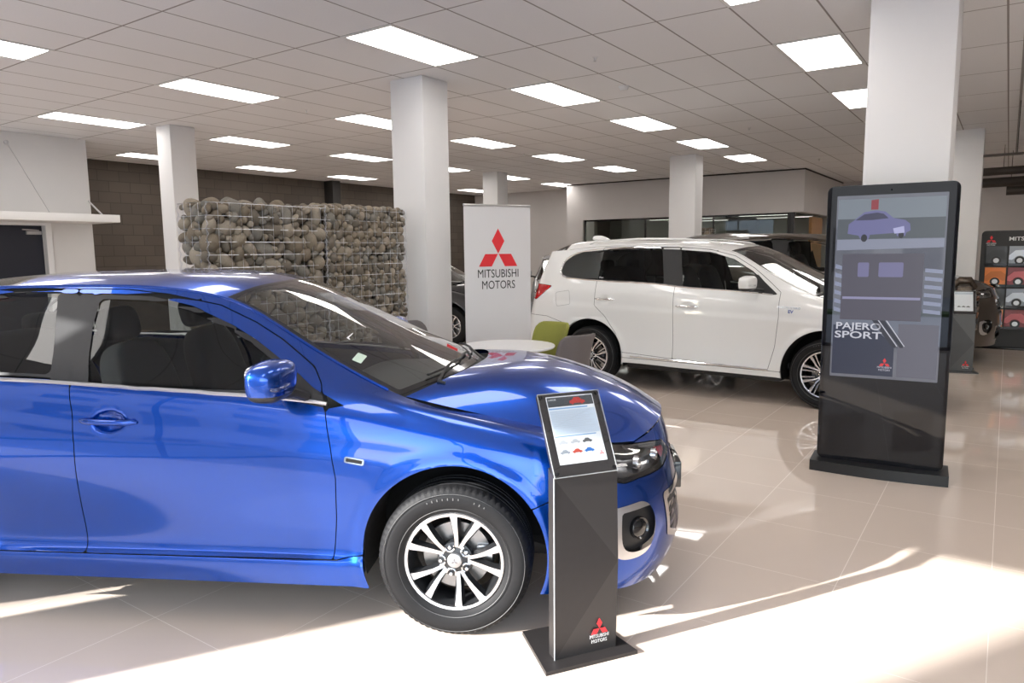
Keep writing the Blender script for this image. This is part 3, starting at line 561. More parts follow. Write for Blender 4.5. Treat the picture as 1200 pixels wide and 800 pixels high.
    for side, sn in ((-1, 'right'), (1, 'left')):
        sh_at = lambda a, z, off=0.: (lambda r: (Vector((r[0][0], r[0][1]*side, r[0][2])), Vector((r[1][0], r[1][1]*side, r[1][2]))))(sh.at(a, z, off))
        def ribbon(pts, wz, off=.004, th=.006, n=6, closed=False):
            c = curve(pts, n) if not closed else np.array(pts); mb = MB(); V = []; F = []
            for a, z in c:
                p, nn = sh_at(a, z, off); V.append(p)
            mb.tube(V, wz/2, 6, closed=closed); return mb
        for nm, s, m, off in parts: side_part(nm, s, m, off, t, side)
        for (dn, D, gk), hd in zip(doors, S['handles']):
            d = side_part('door', np.minimum.reduce([D-g, sarch, -SK-g, -black]), paint, 0, t, side)
            side_part('window_frame', np.minimum.reduce([D+.001, frame_s]), black_plastic, -.002, d, side)
            side_part('window_pane', np.minimum.reduce([glass_in[gk], D]), car_glass if gk == 'glass_front' else (privacy_glass if tint else rear_glass), -.008, d, side)
            # handle: a bar bridging the scoop
            hx, hz = hd; hp, hn = sh_at(hx, hz, 0); pts = []
            for q in np.linspace(-1, 1, 13): p, _ = sh_at(hx+q*.128, hz-q*.0, 0); lift = .030*(1-abs(q)**4)+.004; ybase = max(abs(sh_at(hx-.13,hz)[0].y), abs(sh_at(hx+.13,hz)[0].y)); pts.append((p.x, side*(ybase+.000+.022*(1-abs(q)**3)), p.z))
            hb = MB(); hb.tube(pts, [.007]+[.013]*11+[.007], 12); hb.build('door_handle', S['handle_mat'] or paint, d)
            if side == -1 and dn == 'door' and gk == 'glass_front':
                p, _ = sh_at(hx+.075, hz, .0)
        # belt moulding, sill strip
        b = ribbon(S['belt'], .017, .001); b.build('belt_moulding', S['belt_mat'], t)
        if S.get('strip'): ribbon(S['strip'], .022, .004).build('sill_strip', chrome, t)
        if S.get('surround'): ribbon(S['surround'], .012, .002).build('window_surround', chrome, t)
        side_part('panel_gap_seal', seal, cavity, -.010, t, side)
        # headlamp: clear lens over a dark bowl with two projectors
        hl = side_part('headlight', np.minimum(sd['headlight']-g, 9), lens_clear, 0, t, side)
        side_part('lamp_bowl', np.minimum(sd['headlight']+.004, 9), dark_ref, -.035, hl, side)
        side_part('lamp_surround', np.minimum(sd['headlight']+.002, .012-sd['headlight']), gloss_black, -.004, hl, side)
        for a, z, r in S['projectors']:
            p, nn = sh_at(a, z, -.016); M = Matrix.Translation(p) @ Vector((0,0,1)).rotation_difference(Vector((nn.x*.6+.5, nn.y*.6, 0)).normalized()).to_matrix().to_4x4()
            mb = MB().lathe([(0,.012),(r*.5,.010),(r*.75,.003),(r*.8,-.004),(r,.002),(r*1.04,-.018)], 28); mb.V = [(M @ Vector(v))[:] for v in mb.V]; mb.build('projector', bright_ref, hl)
        if S.get('marker'):
            side_part('side_marker', np.minimum(sdp(co, S['marker']), sd['headlight']-.004), lens_red, -.012, hl, side)
        tl = side_part('tail_light', np.minimum(sd['taillight']-g, 9), lens_red, .001, t, side)
        if tl: side_part('light_guide', np.minimum(sd['taillight']-.010, .018-sd['taillight']), mat('bright_red_guide', (.8,.03,.03), .2), .003, tl, side)
        # bumper insets
        fz = side_part('fog_bezel', np.minimum(sd['fog'], -sd['fog_in']), satin, .003, t, side)
        side_part('fog_recess', np.minimum(sd['fog_in'], sd['fog']+.03), black_plastic, -.022, fz, side)
        if S.get('foglamp'):
            a, z, r = S['foglamp']; p, nn = sh_at(a, z, -.012); M = Matrix.Translation(p) @ Vector((0,0,1)).rotation_difference(nn).to_matrix().to_4x4()
            mb = MB().lathe([(0,.006),(r*.6,.004),(r*.85,-.002),(r,.004),(r*1.1,-.02)], 28); mb.V = [(M @ Vector(v))[:] for v in mb.V]; mb.build('fog_lamp', gloss_black, fz)
        gr = side_part('grille', grl+.002, gloss_black, -.03, t, side)
        if gr:
            bars = np.sin(co[:,1]*2*PI/.045)-.1; side_part('grille_bars', np.minimum(np.minimum(grl+.002, bars*.01), 9), black_plastic, -.012, gr, side)
            side_part('grille_surround', np.minimum(.014-abs(sd['lower_grille']+.002), .5), chrome, .003, gr, side)
        # arch flange and liner
        for xc in (0., rx):
            V = []; ang = np.linspace(R(-12), R(192), 60)
            for a in ang:
                px, pz = xc+rc*math.cos(a), rz_+rc*math.sin(a); p, nn = sh_at(px, max(pz, .19), 0); q, _ = sh_at(px, max(pz, .19), 0)
                V += [(px, p.y, pz), (xc+(rc+.003)*math.cos(a), p.y-side*.035, rz_+(rc+.003)*math.sin(a))]
            F = [(2*i, 2*i+1, 2*i+3, 2*i+2) for i in range(59)]; mk('arch_lip', V, F, paint, t)
            mb = MB(); ya, yb = (.845, .50)
            V = []
            for a in np.linspace(R(-15), R(195), 40):
                for y in (ya, yb): V.append((xc+(rc+.004)*math.cos(a), side*y, rz_+(rc+.004)*math.sin(a)))
            V.append((xc, side*yb, rz_)); F = [(2*i, 2*i+1, 2*i+3, 2*i+2) for i in range(39)] + [(2*i+1, 2*i+3, len(V)-1) for i in range(39)]
            mk('wheel_arch_liner', V, F, cavity, t)
        # mirror
        mx, my, mz = S['mirror']; mr = link('wing_mirror', None, t)
        V, F = superell((mx, side*my, mz), (.072, .118, .078), .62, 18, (0,.10)); V = [(v[0]-.25*abs(abs(v[1])-my+.1)*.3, v[1], v[2]-.12*max(0,abs(v[1])-my)) for v in V]
        zs = np.array([v[2] for v in V]); V2, F2 = clip(np.array(V), np.array(F), zs-(mz-.050)); mk('mirror_housing', V2, F2, paint, mr, sharp=40)
        V3, F3 = clip(np.array(V), np.array(F), (mz-.050)-zs); mk('mirror_underside', V3, F3, black_plastic, mr)
        mk('mirror_glass', *superell((mx-.066, side*my, mz+.005), (.012, .098, .058), .5, 12), mirror_m, mr)
        mk('turn_repeater', *superell((mx+.052, side*(my+.055), mz-.018), (.024, .066, .010), .5, 10), lens_clear, mr)
        ax, az = S['sailpt']; p, _ = sh_at(ax, az, 0); MB().tube([(p.x, p.y, p.z), ((p.x+mx)/2, side*(abs(p.y)+my-.06)/2, mz-.072), (mx, side*(my-.05), mz-.066)], [.022,.020,.024], 10).build('mirror_arm', black_plastic, mr)
        # roof edge moulding follows the top row of the side net
        r = sh.G[-1]; sel = r[(r[:,0] > S['roof_x0']) & (r[:,0] < S['roof_x1'])]; pts = [(p[0], side*p[1], p[2]) for p in sel[::3]]
        MB().tube(pts, .0075, 8).build('roof_edge_moulding', S['moulding_mat'] or paint, t)
    # top skins
    def top(net, ubr=()):
        H = surf(net, cell, ubr); full = np.concatenate([H*np.array([1,-1,1]), H[::-1][1:]], 0); return full
    T = top(S['top']); nv, nu = T.shape[:2]
    # fine column indices of the control columns
    C = np.array(S['top'], float); ctrl = C[0,:,0]; row = T[0,:,0]; xi = [int(np.argmin(abs(row-c))) for c in ctrl]
    k_rear, k_head = S['rear_hdr'], S['front_hdr']
    def sub(i0, i1): return T[:, i0:i1+1]
    def region_mesh(nm, g_, s, m, off=0., par=t, **kw):
        n = normals(g_).reshape(-1,3); n *= np.sign(n[:,2].mean()); V = g_.reshape(-1,3)+n*off; F = quads(*g_.shape[:2]); Vc, Fc = clip(V, F, s)
        if not Fc: return None
        v = [Vector(Vc[i]) for i in Fc[0][:3]]
        if (v[1]-v[0]).cross(v[2]-v[0]).z < 0: Fc = flipF(Fc)
        return mk(nm, Vc, Fc, m, par, **kw)
    def edge_s(g_, pad):   # distance in from the edge of a sub-skin, measured along the skin
        du = np.linalg.norm(np.diff(g_, axis=1), axis=2); dv = np.linalg.norm(np.diff(g_, axis=0), axis=2)
        cu = np.concatenate([np.zeros((g_.shape[0],1)), np.cumsum(du, 1)], 1); cv = np.concatenate([np.zeros((1,g_.shape[1])), np.cumsum(dv, 0)], 0)
        return np.minimum.reduce([cu, cu[:,-1:]-cu, cv, cv[-1:,:]-cv]).ravel() - pad
    ws = sub(xi[k_head], xi[-1]); e = edge_s(ws, 0)
    w_ = region_mesh('windscreen', ws, e-.03, screen_glass, 0); region_mesh('black_border', ws, np.minimum(e+.01, .0301-e), frit, .0, w_)
    rw = sub(xi[0], xi[k_rear]); e = edge_s(rw, 0); w2 = region_mesh('rear_window', rw, e-.03, pg, 0); region_mesh('black_border', rw, np.minimum(e+.01, .0301-e), frit, 0, w2)
    rf = sub(xi[k_rear], xi[k_head]); region_mesh('roof', rf, edge_s(rf, -.01), paint)
    region_mesh('headliner', rf, edge_s(rf, .02), mat('headliner_grey', (.10,.10,.10), .9), -.045, t)
    Hd = top(S['hood']); e = edge_s(Hd, .002); dvv = np.linalg.norm(np.diff(Hd, axis=0), axis=2); cv = np.concatenate([np.zeros((1,Hd.shape[1])), np.cumsum(dvv, 0)], 0); e = np.minimum(cv, cv[-1:,:]-cv).ravel()-.002; region_mesh('hood', Hd, e, paint)
    yy = Hd.reshape(-1,3)[:,1]; [region_mesh('hood_gap_seal', Hd, np.minimum(.03-e, q*yy-.01), cavity, -.014, t) for q in (-1, 1)]
    # cowl between screen and hood
    a = T[:, -1]; ww = T[:, -4]; hb_ = Hd[:, 0]; n = 40; ia = np.linspace(0, len(a)-1, n).astype(int); ih = np.linspace(0, len(hb_)-1, n).astype(int)
    V = []; 
    for i, j in zip(ia, ih):
        p, q = a[i], hb_[j]; V += [(p[0]-.02, p[1], p[2]+.004), (p[0]+.01, p[1], p[2]-.012), ((p[0]+q[0])/2, (p[1]+q[1])/2, min(p[2],q[2])-.035), (q[0]+.02, q[1]*.98, q[2]-.022)]
    F = [(4*i+k, 4*(i+1)+k, 4*(i+1)+k+1, 4*i+k+1) for i in range(n-1) for k in range(3)]; cw = mk('cowl_panel', V, F, black_plastic, t)
    # trunk lid / tailgate skin between rear screen base and tail
    A = T[:, 0]; r8 = sh.G[-1]; tail = r8[r8[:,0] < A[0][0]+.01]; n = 31; ia = np.linspace(0, len(A)-1, n).astype(int); tl_ = np.concatenate([tail[::-1]*np.array([1,-1,1]), tail[1:]], 0); it = np.linspace(0, len(tl_)-1, n).astype(int)
    V = []
    for i, j in zip(ia, it):
        p, q = A[i], tl_[j]
        for s_ in np.linspace(0, 1, 8): V.append((p[0]*(1-s_)+q[0]*s_, p[1]*(1-s_)+q[1]*s_, p[2]*(1-s_)+q[2]*s_ + .02*math.sin(PI*s_)*(1 if S['kind'] == 'sedan' else .2)))
    F = [(8*i+k, 8*(i+1)+k, 8*(i+1)+k+1, 8*i+k+1) for i in range(n-1) for k in range(7)]; mk('trunk_lid' if S['kind'] == 'sedan' else 'tailgate_top', V, F, paint, t)
    # wipers
    wp = link('windscreen_wipers', None, t)
    for y0, y1, xo in S['wipers']:
        def onws(y, f):
            j = int(np.argmin(abs(T[:, -1, 1]-y))); k = int(round((xi[-1]-xi[k_head])*f)); p = T[j, xi[-1]-k]; return Vector(p)
        b = [onws(y0 + (y1-y0)*u, .04 + xo*u) + Vector((.006,0,.014)) for u in np.linspace(0, 1, 9)]
        MB().tube(b, .006, 6).build('wiper_blade', black_plastic, wp)
        pv = onws(y0-.02 if y1 > y0 else y0+.02, 0) + Vector((.06, 0, -.005)); MB().tube([pv, pv+Vector((-.03,0,.012)), b[2]+Vector((0,0,.006)), b[4]+Vector((0,0,.008))], [.009,.008,.006,.004], 8).build('wiper_arm', black_plastic, wp)
    # interior
    it_ = link('cabin_interior', None, t)
    for side in (-1, 1):
        side_part('door_trim', np.minimum.reduce([np.maximum(D1, D2)-.01, -anyg-.0, 1.15*S['hs']-co[:,1]]), dark_trim, -.06, it_, side)
    hs = S['hs']; zf = S['floor_z']
    fl = MB(); fl.box((-2.9,-.60,zf-.06),(-.42,.60,zf)).box((-2.55,-.78,zf-.06),(-.46,.78,zf-.01)).box((-.62,-.70,zf),(-.50,.70,.86*hs),.04); fl.build('cabin_floor', dark_trim, it_)
    db = MB(); V, F = superell((-.42, 0, .86*hs), (.30, .68, .12), .5, 20); db.add(V, F); V, F = superell((-.70, -.36, .86*hs), (.14,.20,.10), .6, 14); db.add(V, F); db.build('dashboard', dark_trim, it_)
    sw = MB(); c = Vector((-.88, -.36, .88*hs)); tilt = Matrix.Rotation(R(-65), 3, 'Y')
    sw.tube([c + tilt @ Vector((.18*math.cos(a), .18*math.sin(a), 0)) for a in np.linspace(0, 2*PI, 32, endpoint=False)], .014, 8, closed=True)
    for a in (0, 120, 240): sw.tube([c, c + tilt @ Vector((.18*math.cos(R(a)), .18*math.sin(R(a)), 0))], .014, 6)
    sw.build('steering_wheel', dark_trim, it_)
    def seat(x, y, wd, nm):
        s = link(nm, None, t); Mx = Matrix.Rotation(R(-17), 3, 'Y')
        mk('seat_cushion', *superell((x+.02, y, zf+.24*hs), (.26, wd, .11), .45, 16), seat_cloth, s)
        mk('seat_back', *superell((x-.30, y, zf+.56*hs), (.085, wd*.98, .34*hs), .5, 18, (0,-.10), Mx), seat_cloth, s)
        return s
    for x, y in ((-1.42, -.36), (-1.42, .36)):
        s = seat(x+.12, y, .235, 'front_seat'); mk('headrest', *superell((x-.32, y, zf+.97*hs), (.05,.13,.085), .55, 14, Mx=Matrix.Rotation(R(-12),3,'Y')), seat_cloth, s)
    s = seat(-2.30, 0, .62, 'rear_bench')
    for y in (-.36, .36): mk('headrest', *superell((-2.72, y, zf+.90*hs), (.05,.13,.07), .55, 12), seat_cloth, s)
    mk('rear_view_mirror', *superell((S['rvm'][0], 0, S['rvm'][1]), (.02,.11,.032), .5, 12), gloss_black, it_)
    ub = MB(); ub.box((rx-.75,-.50,.20),(.72,.50,.34),.04).box((rx+.45,-.80,.225),(-.45,.80,.30),.03).box((.40,-.62,.23),(.80,.62,.45),.06).box((rx-.85,-.72,.32),(rx-.44,.72,.5),.05); ub.build('underbody', black_plastic, t)
    # engine bay bulkhead stops light leaking through the cabin
    # wheels
    Wt = S['wheel']; yw = S['track']/2
    w0 = build_wheel(t, (0, -yw, Wt[0]), False, *Wt, S['kind'], plain)
    copy_wheel(w0, t, (rx, -yw, Wt[0]), False); copy_wheel(w0, t, (0, yw, Wt[0]), True); copy_wheel(w0, t, (rx, yw, Wt[0]), True)
    t['shell'] = 0; del t['shell']
    return t, sh, T, Hd
SEDAN = dict(kind='sedan', side=SEDAN_SIDE, top=SEDAN_TOP, hood=SEDAN_HOOD, wb=2.635, rear_x=-2.635, arch_r=.388, arch_z=.350, hs=1., floor_z=.30,
    crease=([-3.2,-1.965,-1.57,-1.04,-.50,.3],[1.0,.93,.879,.855,.793,.70]), handles=[(-1.475,.905),(-2.50,.95)], handle_mat=None,
    reg=dict(glass_front=[(-1.693,1.427),(-1.442,1.420),(-1.229,1.374),(-1.018,1.288),(-.908,1.231),(-.799,1.165),(-.702,1.105),(-.60,1.040),(-.52,.988),(-.842,1.014),(-1.20,1.034),(-1.60,1.058),(-1.64,1.16),(-1.68,1.29)],
        glass_rear=[(-1.868,1.440),(-2.10,1.440),(-2.35,1.41),(-2.60,1.33),(-2.80,1.20),(-2.78,1.125),(-2.45,1.10),(-1.994,1.085),(-1.735,1.075),(-1.775,1.20),(-1.825,1.32)],
        sail=[(-.745,1.138),(-.60,1.040),(-.455,.972),(-.525,.962),(-.745,1.006)],
        pillar=[(-1.885,1.434),(-1.70,1.428),(-1.60,1.06),(-1.745,1.066)],
        door_front=[(-1.628,.318),(-.518,.318),(-.497,.50),(-.487,.676),(-.505,.80),(-.534,.955),(-.571,1.055),(-.622,1.116),(-.791,1.226),(-.926,1.300),(-1.10,1.375),(-1.35,1.425),(-1.55,1.448),(-1.79,1.453),(-1.754,1.356),(-1.711,1.22),(-1.668,1.083),(-1.640,.949),(-1.628,.803),(-1.633,.506)],
        door_rear=[(-1.628,.318),(-1.633,.506),(-1.628,.803),(-1.640,.949),(-1.668,1.083),(-1.711,1.22),(-1.754,1.356),(-1.79,1.453),(-2.10,1.456),(-2.38,1.430),(-2.64,1.345),(-2.86,1.19),(-2.86,1.08),(-2.72,.86),(-2.45,.74),(-2.27,.56),(-2.23,.318)],
        skirt=[(-2.32,.0),(-.36,0),(-.36,.345),(-.42,.337),(-.50,.318),(-2.32,.318)],
        front_bumper=[(.28,-.1),(.30,.55),(.42,.60),(.60,.645),(.68,.655),(.72,.645),(.80,.652),(.90,.652),(1.013,.653),(1.10,.666),(1.205,.688),(1.165,.735),(1.16,.95),(2.4,.95),(2.4,-.1)],
        rear_bumper=[(-2.95,-.1),(-3.0,.60),(-3.2,.78),(-3.7,.80),(-3.9,.7),(-3.9,-.1)],
        headlight=[(.685,.90),(.80,.757),(.90,.752),(1.05,.744),(1.161,.733),(1.205,.690),(1.10,.668),(1.013,.656),(.90,.655),(.797,.655),(.72,.648),(.682,.660),(.672,.72)],
        taillight=[(-3.02,.99),(-3.3,1.0),(-3.75,.98),(-3.75,.84),(-3.3,.83),(-3.1,.92)],
        fog=[(.655,.550),(.75,.560),(.82,.556),(.872,.50),(.878,.42),(.845,.352),(.757,.330),(.672,.362)],
        fog_in=[(.700,.528),(.80,.536),(.90,.52),(.92,.42),(.86,.372),(.77,.358),(.712,.388)],
        grille=[(1.24,.70),(2.4,.72),(2.4,.61),(1.27,.61)], lower_grille=[(.965,.548),(2.4,.565),(2.4,.33),(1.12,.335),(.995,.385)]),
    belt=[(-2.80,1.118),(-2.45,1.092),(-1.98,1.076),(-1.651,1.060),(-1.211,1.034),(-.842,1.013),(-.53,.980)], belt_mat=satin, moulding_mat=None,
    projectors=[(.86,.70,.035),(1.04,.70,.03)], marker=[(1.05,.745),(1.165,.735),(1.198,.69),(1.08,.68)], foglamp=(.80,.45,.045), mirror=(-.685,.985,1.108), sailpt=(-.62,1.005),
    roof_x0=-2.9, roof_x1=-.27, rear_hdr=2, front_hdr=4, wipers=[(-.52,.08,.03),(.02,.52,.03)], rvm=(-.82,1.36), wheel=(.325,.212,.205), track=1.555)
# the extra control column at the rear header keeps the sedan's rear screen raked
SUV = dict(kind='suv', side=SUV_SIDE, top=SUV_TOP, hood=SUV_HOOD, wb=2.67, rear_x=-2.67, arch_r=.432, arch_z=.365, hs=1.13, floor_z=.40,
    crease=([-3.4,-2.6,-1.6,-.5,.4],[.98,.96,.93,.90,.85]), handles=[(-1.45,.985),(-2.47,1.035)], handle_mat=chrome,
    reg=dict(glass_front=[(-1.625,1.603),(-1.275,1.576),(-1.012,1.5),(-.794,1.371),(-.66,1.265),(-.52,1.145),(-.553,1.135),(-.949,1.168),(-1.54,1.200)],
        glass_rear=[(-3.155,1.354),(-3.150,1.41),(-3.131,1.466),(-3.08,1.51),(-3.02,1.546),(-2.893,1.587),(-2.423,1.623),(-1.83,1.620),(-1.735,1.216),(-2.152,1.240),(-2.6,1.255),(-3.037,1.285),(-3.12,1.31)],
        sail=[(-.74,1.34),(-.66,1.265),(-.50,1.135),(-.553,1.130),(-.74,1.145)], pillar=[(-1.85,1.615),(-1.60,1.603),(-1.52,1.198),(-1.75,1.212)],
        door_front=[(-1.612,.39),(-.56,.36),(-.50,.60),(-.47,.90),(-.475,1.16),(-.60,1.262),(-.78,1.40),(-1.00,1.53),(-1.28,1.603),(-1.62,1.632),(-1.612,1.19)],
        door_rear=[(-1.612,.39),(-1.612,1.19),(-1.62,1.632),(-2.42,1.645),(-2.60,1.642),(-2.60,1.26),(-2.61,.96),(-2.47,.84),(-2.32,.64),(-2.24,.42)],
        skirt=[(-2.4,0),(-.3,0),(-.3,.345),(-2.4,.36)],
        front_bumper=[(.28,-.1),(.34,.72),(.46,.85),(.55,.88),(.70,.85),(.90,.84),(1.12,.86),(1.10,.915),(1.12,1.2),(2.4,1.2),(2.4,-.1)],
        rear_bumper=[(-2.95,-.1),(-3.0,.72),(-3.3,.80),(-3.9,.82),(-4.1,.7),(-4.1,-.1)],
        headlight=[(.46,.925),(.60,.95),(.85,.94),(1.10,.918),(1.12,.862),(.90,.842),(.70,.852),(.55,.882)],
        taillight=[(-3.26,1.176),(-3.40,1.188),(-3.60,1.20),(-4.0,1.20),(-4.0,1.04),(-3.70,1.01),(-3.50,1.00),(-3.38,1.085)],
        fog=[(.72,.56),(.92,.56),(.92,.44),(.75,.40)], fog_in=[(.76,.54),(.95,.54),(.95,.46),(.79,.43)],
        grille=[(1.10,.82),(2.4,.82),(2.4,.62),(1.15,.64)], lower_grille=[(1.02,.48),(2.4,.48),(2.4,.34),(1.06,.34)]),
    belt=[(-3.05,1.278),(-2.6,1.250),(-2.152,1.235),(-1.725,1.214),(-1.54,1.196),(-.949,1.164),(-.55,1.132)], belt_mat=chrome, moulding_mat=None,
    strip=[(-2.13,.383),(-1.293,.370),(-.556,.359)], surround=[(-1.85,1.628),(-2.423,1.630),(-2.893,1.594),(-3.03,1.552),(-3.10,1.515),(-3.14,1.468),(-3.162,1.40),(-3.165,1.352),(-3.12,1.302),(-3.045,1.280)],
    projectors=[(.72,.90,.032),(.92,.89,.028)], foglamp=(.85,.50,.035), mirror=(-.74,1.03,1.255), sailpt=(-.66,1.17),
    roof_x0=-3.1, roof_x1=-.17, rear_hdr=1, front_hdr=6, wipers=[(-.55,.08,.03),(.02,.55,.03)], rvm=(-.75,1.52), wheel=(.350,.240,.225), track=1.57)
blue = noisy(car_paint('metallic_blue_paint', (.0008,.054,.35), .86, .27), 900, .10)
pearl = car_paint('pearl_white_paint', (.80,.80,.79), 0., .3)
graphite = car_paint('graphite_paint', (.035,.036,.04), .5); bronze = car_paint('bronze_brown_paint', (.055,.042,.033), .5)
BLUE_POSE, WHITE_POSE = (-2.241, 2.949, .51), (-1.405, 8.414, -.02)
sedan, sh1, T1, H1 = build_car(SEDAN, 'blue_sedan', 'glossy metallic blue sedan in the foreground with alloy wheels', 'car', BLUE_POSE, blue)
suv, sh2, T2, H2 = build_car(SUV, 'white_suv', 'pearl white five-door SUV with chrome handles parked behind the blue sedan', 'car', WHITE_POSE, pearl, tint=True)
if not QUICK:
    dsuv, *_ = build_car(dict(SUV), 'bronze_suv', 'dark bronze SUV mostly hidden behind the white SUV and the totem', 'car', (-1.05, 12.25, 0.), bronze, cell=.035, plain=True, tint=True, scale=1.075)
    dk, *_ = build_car(dict(SEDAN), 'graphite_sedan', 'dark grey car glimpsed between the central column and the pull-up banner', 'car', (-8.0, 10.45, .10), graphite, cell=.035, plain=True)
    dk2, *_ = build_car(dict(SUV), 'silver_hatchback', 'grey car far back, just its dark window showing between banner and white SUV', 'car', (-7.5, 13.0, -PI/3), car_paint('silver_grey_paint', (.35,.35,.36), .6), cell=.035, plain=True, tint=True, scale=.9)
# ---------------------------------------------------------------- small car details
def on_shell(sh, a, z, off=.002, side=-1):
    p, n = sh.at(a, z, off); p = Vector((p[0], p[1]*side, p[2])); n = Vector((n[0], n[1]*side, n[2])); q, _ = sh.at(a+.02, z, off); q = Vector((q[0], q[1]*side, q[2]))
    x = (q-p).normalized(); return frame(p, x, Vector((0,0,1)) - n*n.z)
# side vent badge on the blue front fender
M = on_shell(sh1, -.405, .753, .004); b = MB(); b.prism(rrect(-.042,-.013,.042,.013,.008), -.004, .003, M); vb = b.build('fender_vent', chrome, sedan, sharp=30)
MB().prism(rrect(-.034,-.007,.034,.007,.004), .003, .0042, M).build('vent_slot', cavity, vb)
# licence plate holder, sticker and washer tag
MB().box((.985,-.17,.43),(1.022,.17,.56),.008).build('licence_plate_holder', gloss_black, sedan)
def on_top(T, x, y, off=.002):
    P = T.reshape(-1,3); k = int(np.argmin((P[:,0]-x)**2+(P[:,1]-y)**2)); N = normals(T).reshape(-1,3)[k]; N = N*np.sign(N[2]); p = Vector(P[k]+N*off); n = Vector(N); return frame(p, Vector((0,1,0))-n*n.y, n.cross(Vector((0,1,0)))*-1)
M = on_top(T1, -.47, -.57, .003); MB().prism(rrect(-.035,-.022,.035,.022,.004), -.0005, .0005, M).build('registration_sticker', mat('pale_green_sticker', (.55,.68,.55), .5), sedan, smooth=False)
M = on_top(T1, -.55, -.44, .003); MB().prism([(-.03,-.004),(.03,-.001),(.03,.003),(-.02,.004),(-.028,.016),(-.036,.012)], -.0005, .0005, M).build('windscreen_mark', mark_white, sedan, smooth=False)
# white SUV: fuel flap, badges, roof fin
M = on_shell(sh2, -3.06, 1.03, .006); o = rrect(-.105,-.088,.105,.088,.025); i_ = rrect(-.102,-.085,.102,.085,.023); n = len(o); V = [(*p,0.) for p in o]+[(*p,0.) for p in i_]; V = [(M@Vector(v))[:] for v in V]
mk('fuel_flap_gap', V, [(k,(k+1)%n,n+(k+1)%n,n+k) for k in range(n)], mat('gap_grey', (.20,.20,.20), .7), suv, smooth=False)
M = on_shell(sh2, -.37, .985, .003); text('PLUG-IN HYBRID', .030, chrome, suv, M @ Matrix.Translation((0,.022,0)), .0015, bold=.0006, name='fender_badge'); text('EV', .045, mat('badge_blue', (.03,.07,.35), .3, .3), suv, M @ Matrix.Translation((.02,-.018,0)), .002, bold=.001, name='fender_badge')
M = on_shell(sh2, -2.55, 1.285, .002); text('Phev', .03, mark_white, suv, M, .001, name='window_decal')
V, F = superell((-3.02, 0, 1.765), (.11,.022,.035), .7, 14, (-.35,-.3)); mk('roof_fin_antenna', [(v[0]-.9*(v[2]-1.765), v[1], v[2]) for v in V], F, pearl, suv)
for s in (-1, 1): MB().tube([(x, s*.575, z) for x, z in ((-2.85,1.680),(-2.78,1.712),(-2.2,1.735),(-1.6,1.722),(-1.25,1.682),(-1.18,1.655))], .011, 8).build('roof_rail', pearl, suv)
# ================================================================ pull-up banner
def banner():
    a = Vector((-4.53, 5.73)); b = Vector((-4.19, 6.43)); h = math.atan2(b.y-a.y, b.x-a.x); w = (b-a).length; z1 = 2.085
    t = thing('pull_up_banner', 'white pull-up banner with three red diamonds standing behind the round table', 'banner', ((a.x+b.x)/2, (a.y+b.y)/2, 0), h)
    m = mat('banner_vinyl', (.72,.71,.72), .55)
    b1 = MB(); n = 12
    b1.box((-w/2, -.002, .07), (w/2, .002, z1-.012)); sh = b1.build('banner_sheet', m, t, smooth=False)
    bs = MB().box((-w/2-.01, -.045, 0), (w/2+.01, .045, .075), .02).box((-w/2+.05,-.16,0),(-w/2+.09,.16,.012),.004).box((w/2-.09,-.16,0),(w/2-.05,.16,.012),.004).build('base_cassette', satin, t)
    MB().box((-w/2-.003, -.012, z1-.02), (w/2+.003, .012, z1), .005).build('top_rail', satin, t); MB().tube([(0,.03,.06),(0,.012,z1-.01)], .008, 8).build('support_pole', satin, t)
    F_ = lambda x, z: Matrix.Translation((x, -.0025, z)) @ Matrix.Rotation(PI/2, 4, 'X')
    emblem(.148, mat('logo_red', (.78,.03,.04), .5), t, F_(0, 1.58), .0008)
    text('MITSUBISHI', .122, mark_black, t, F_(.0, 1.375), .0006, xs=.80); text('MOTORS', .122, mark_black, t, F_(0, 1.258), .0006, xs=.80)
    return t
banner()
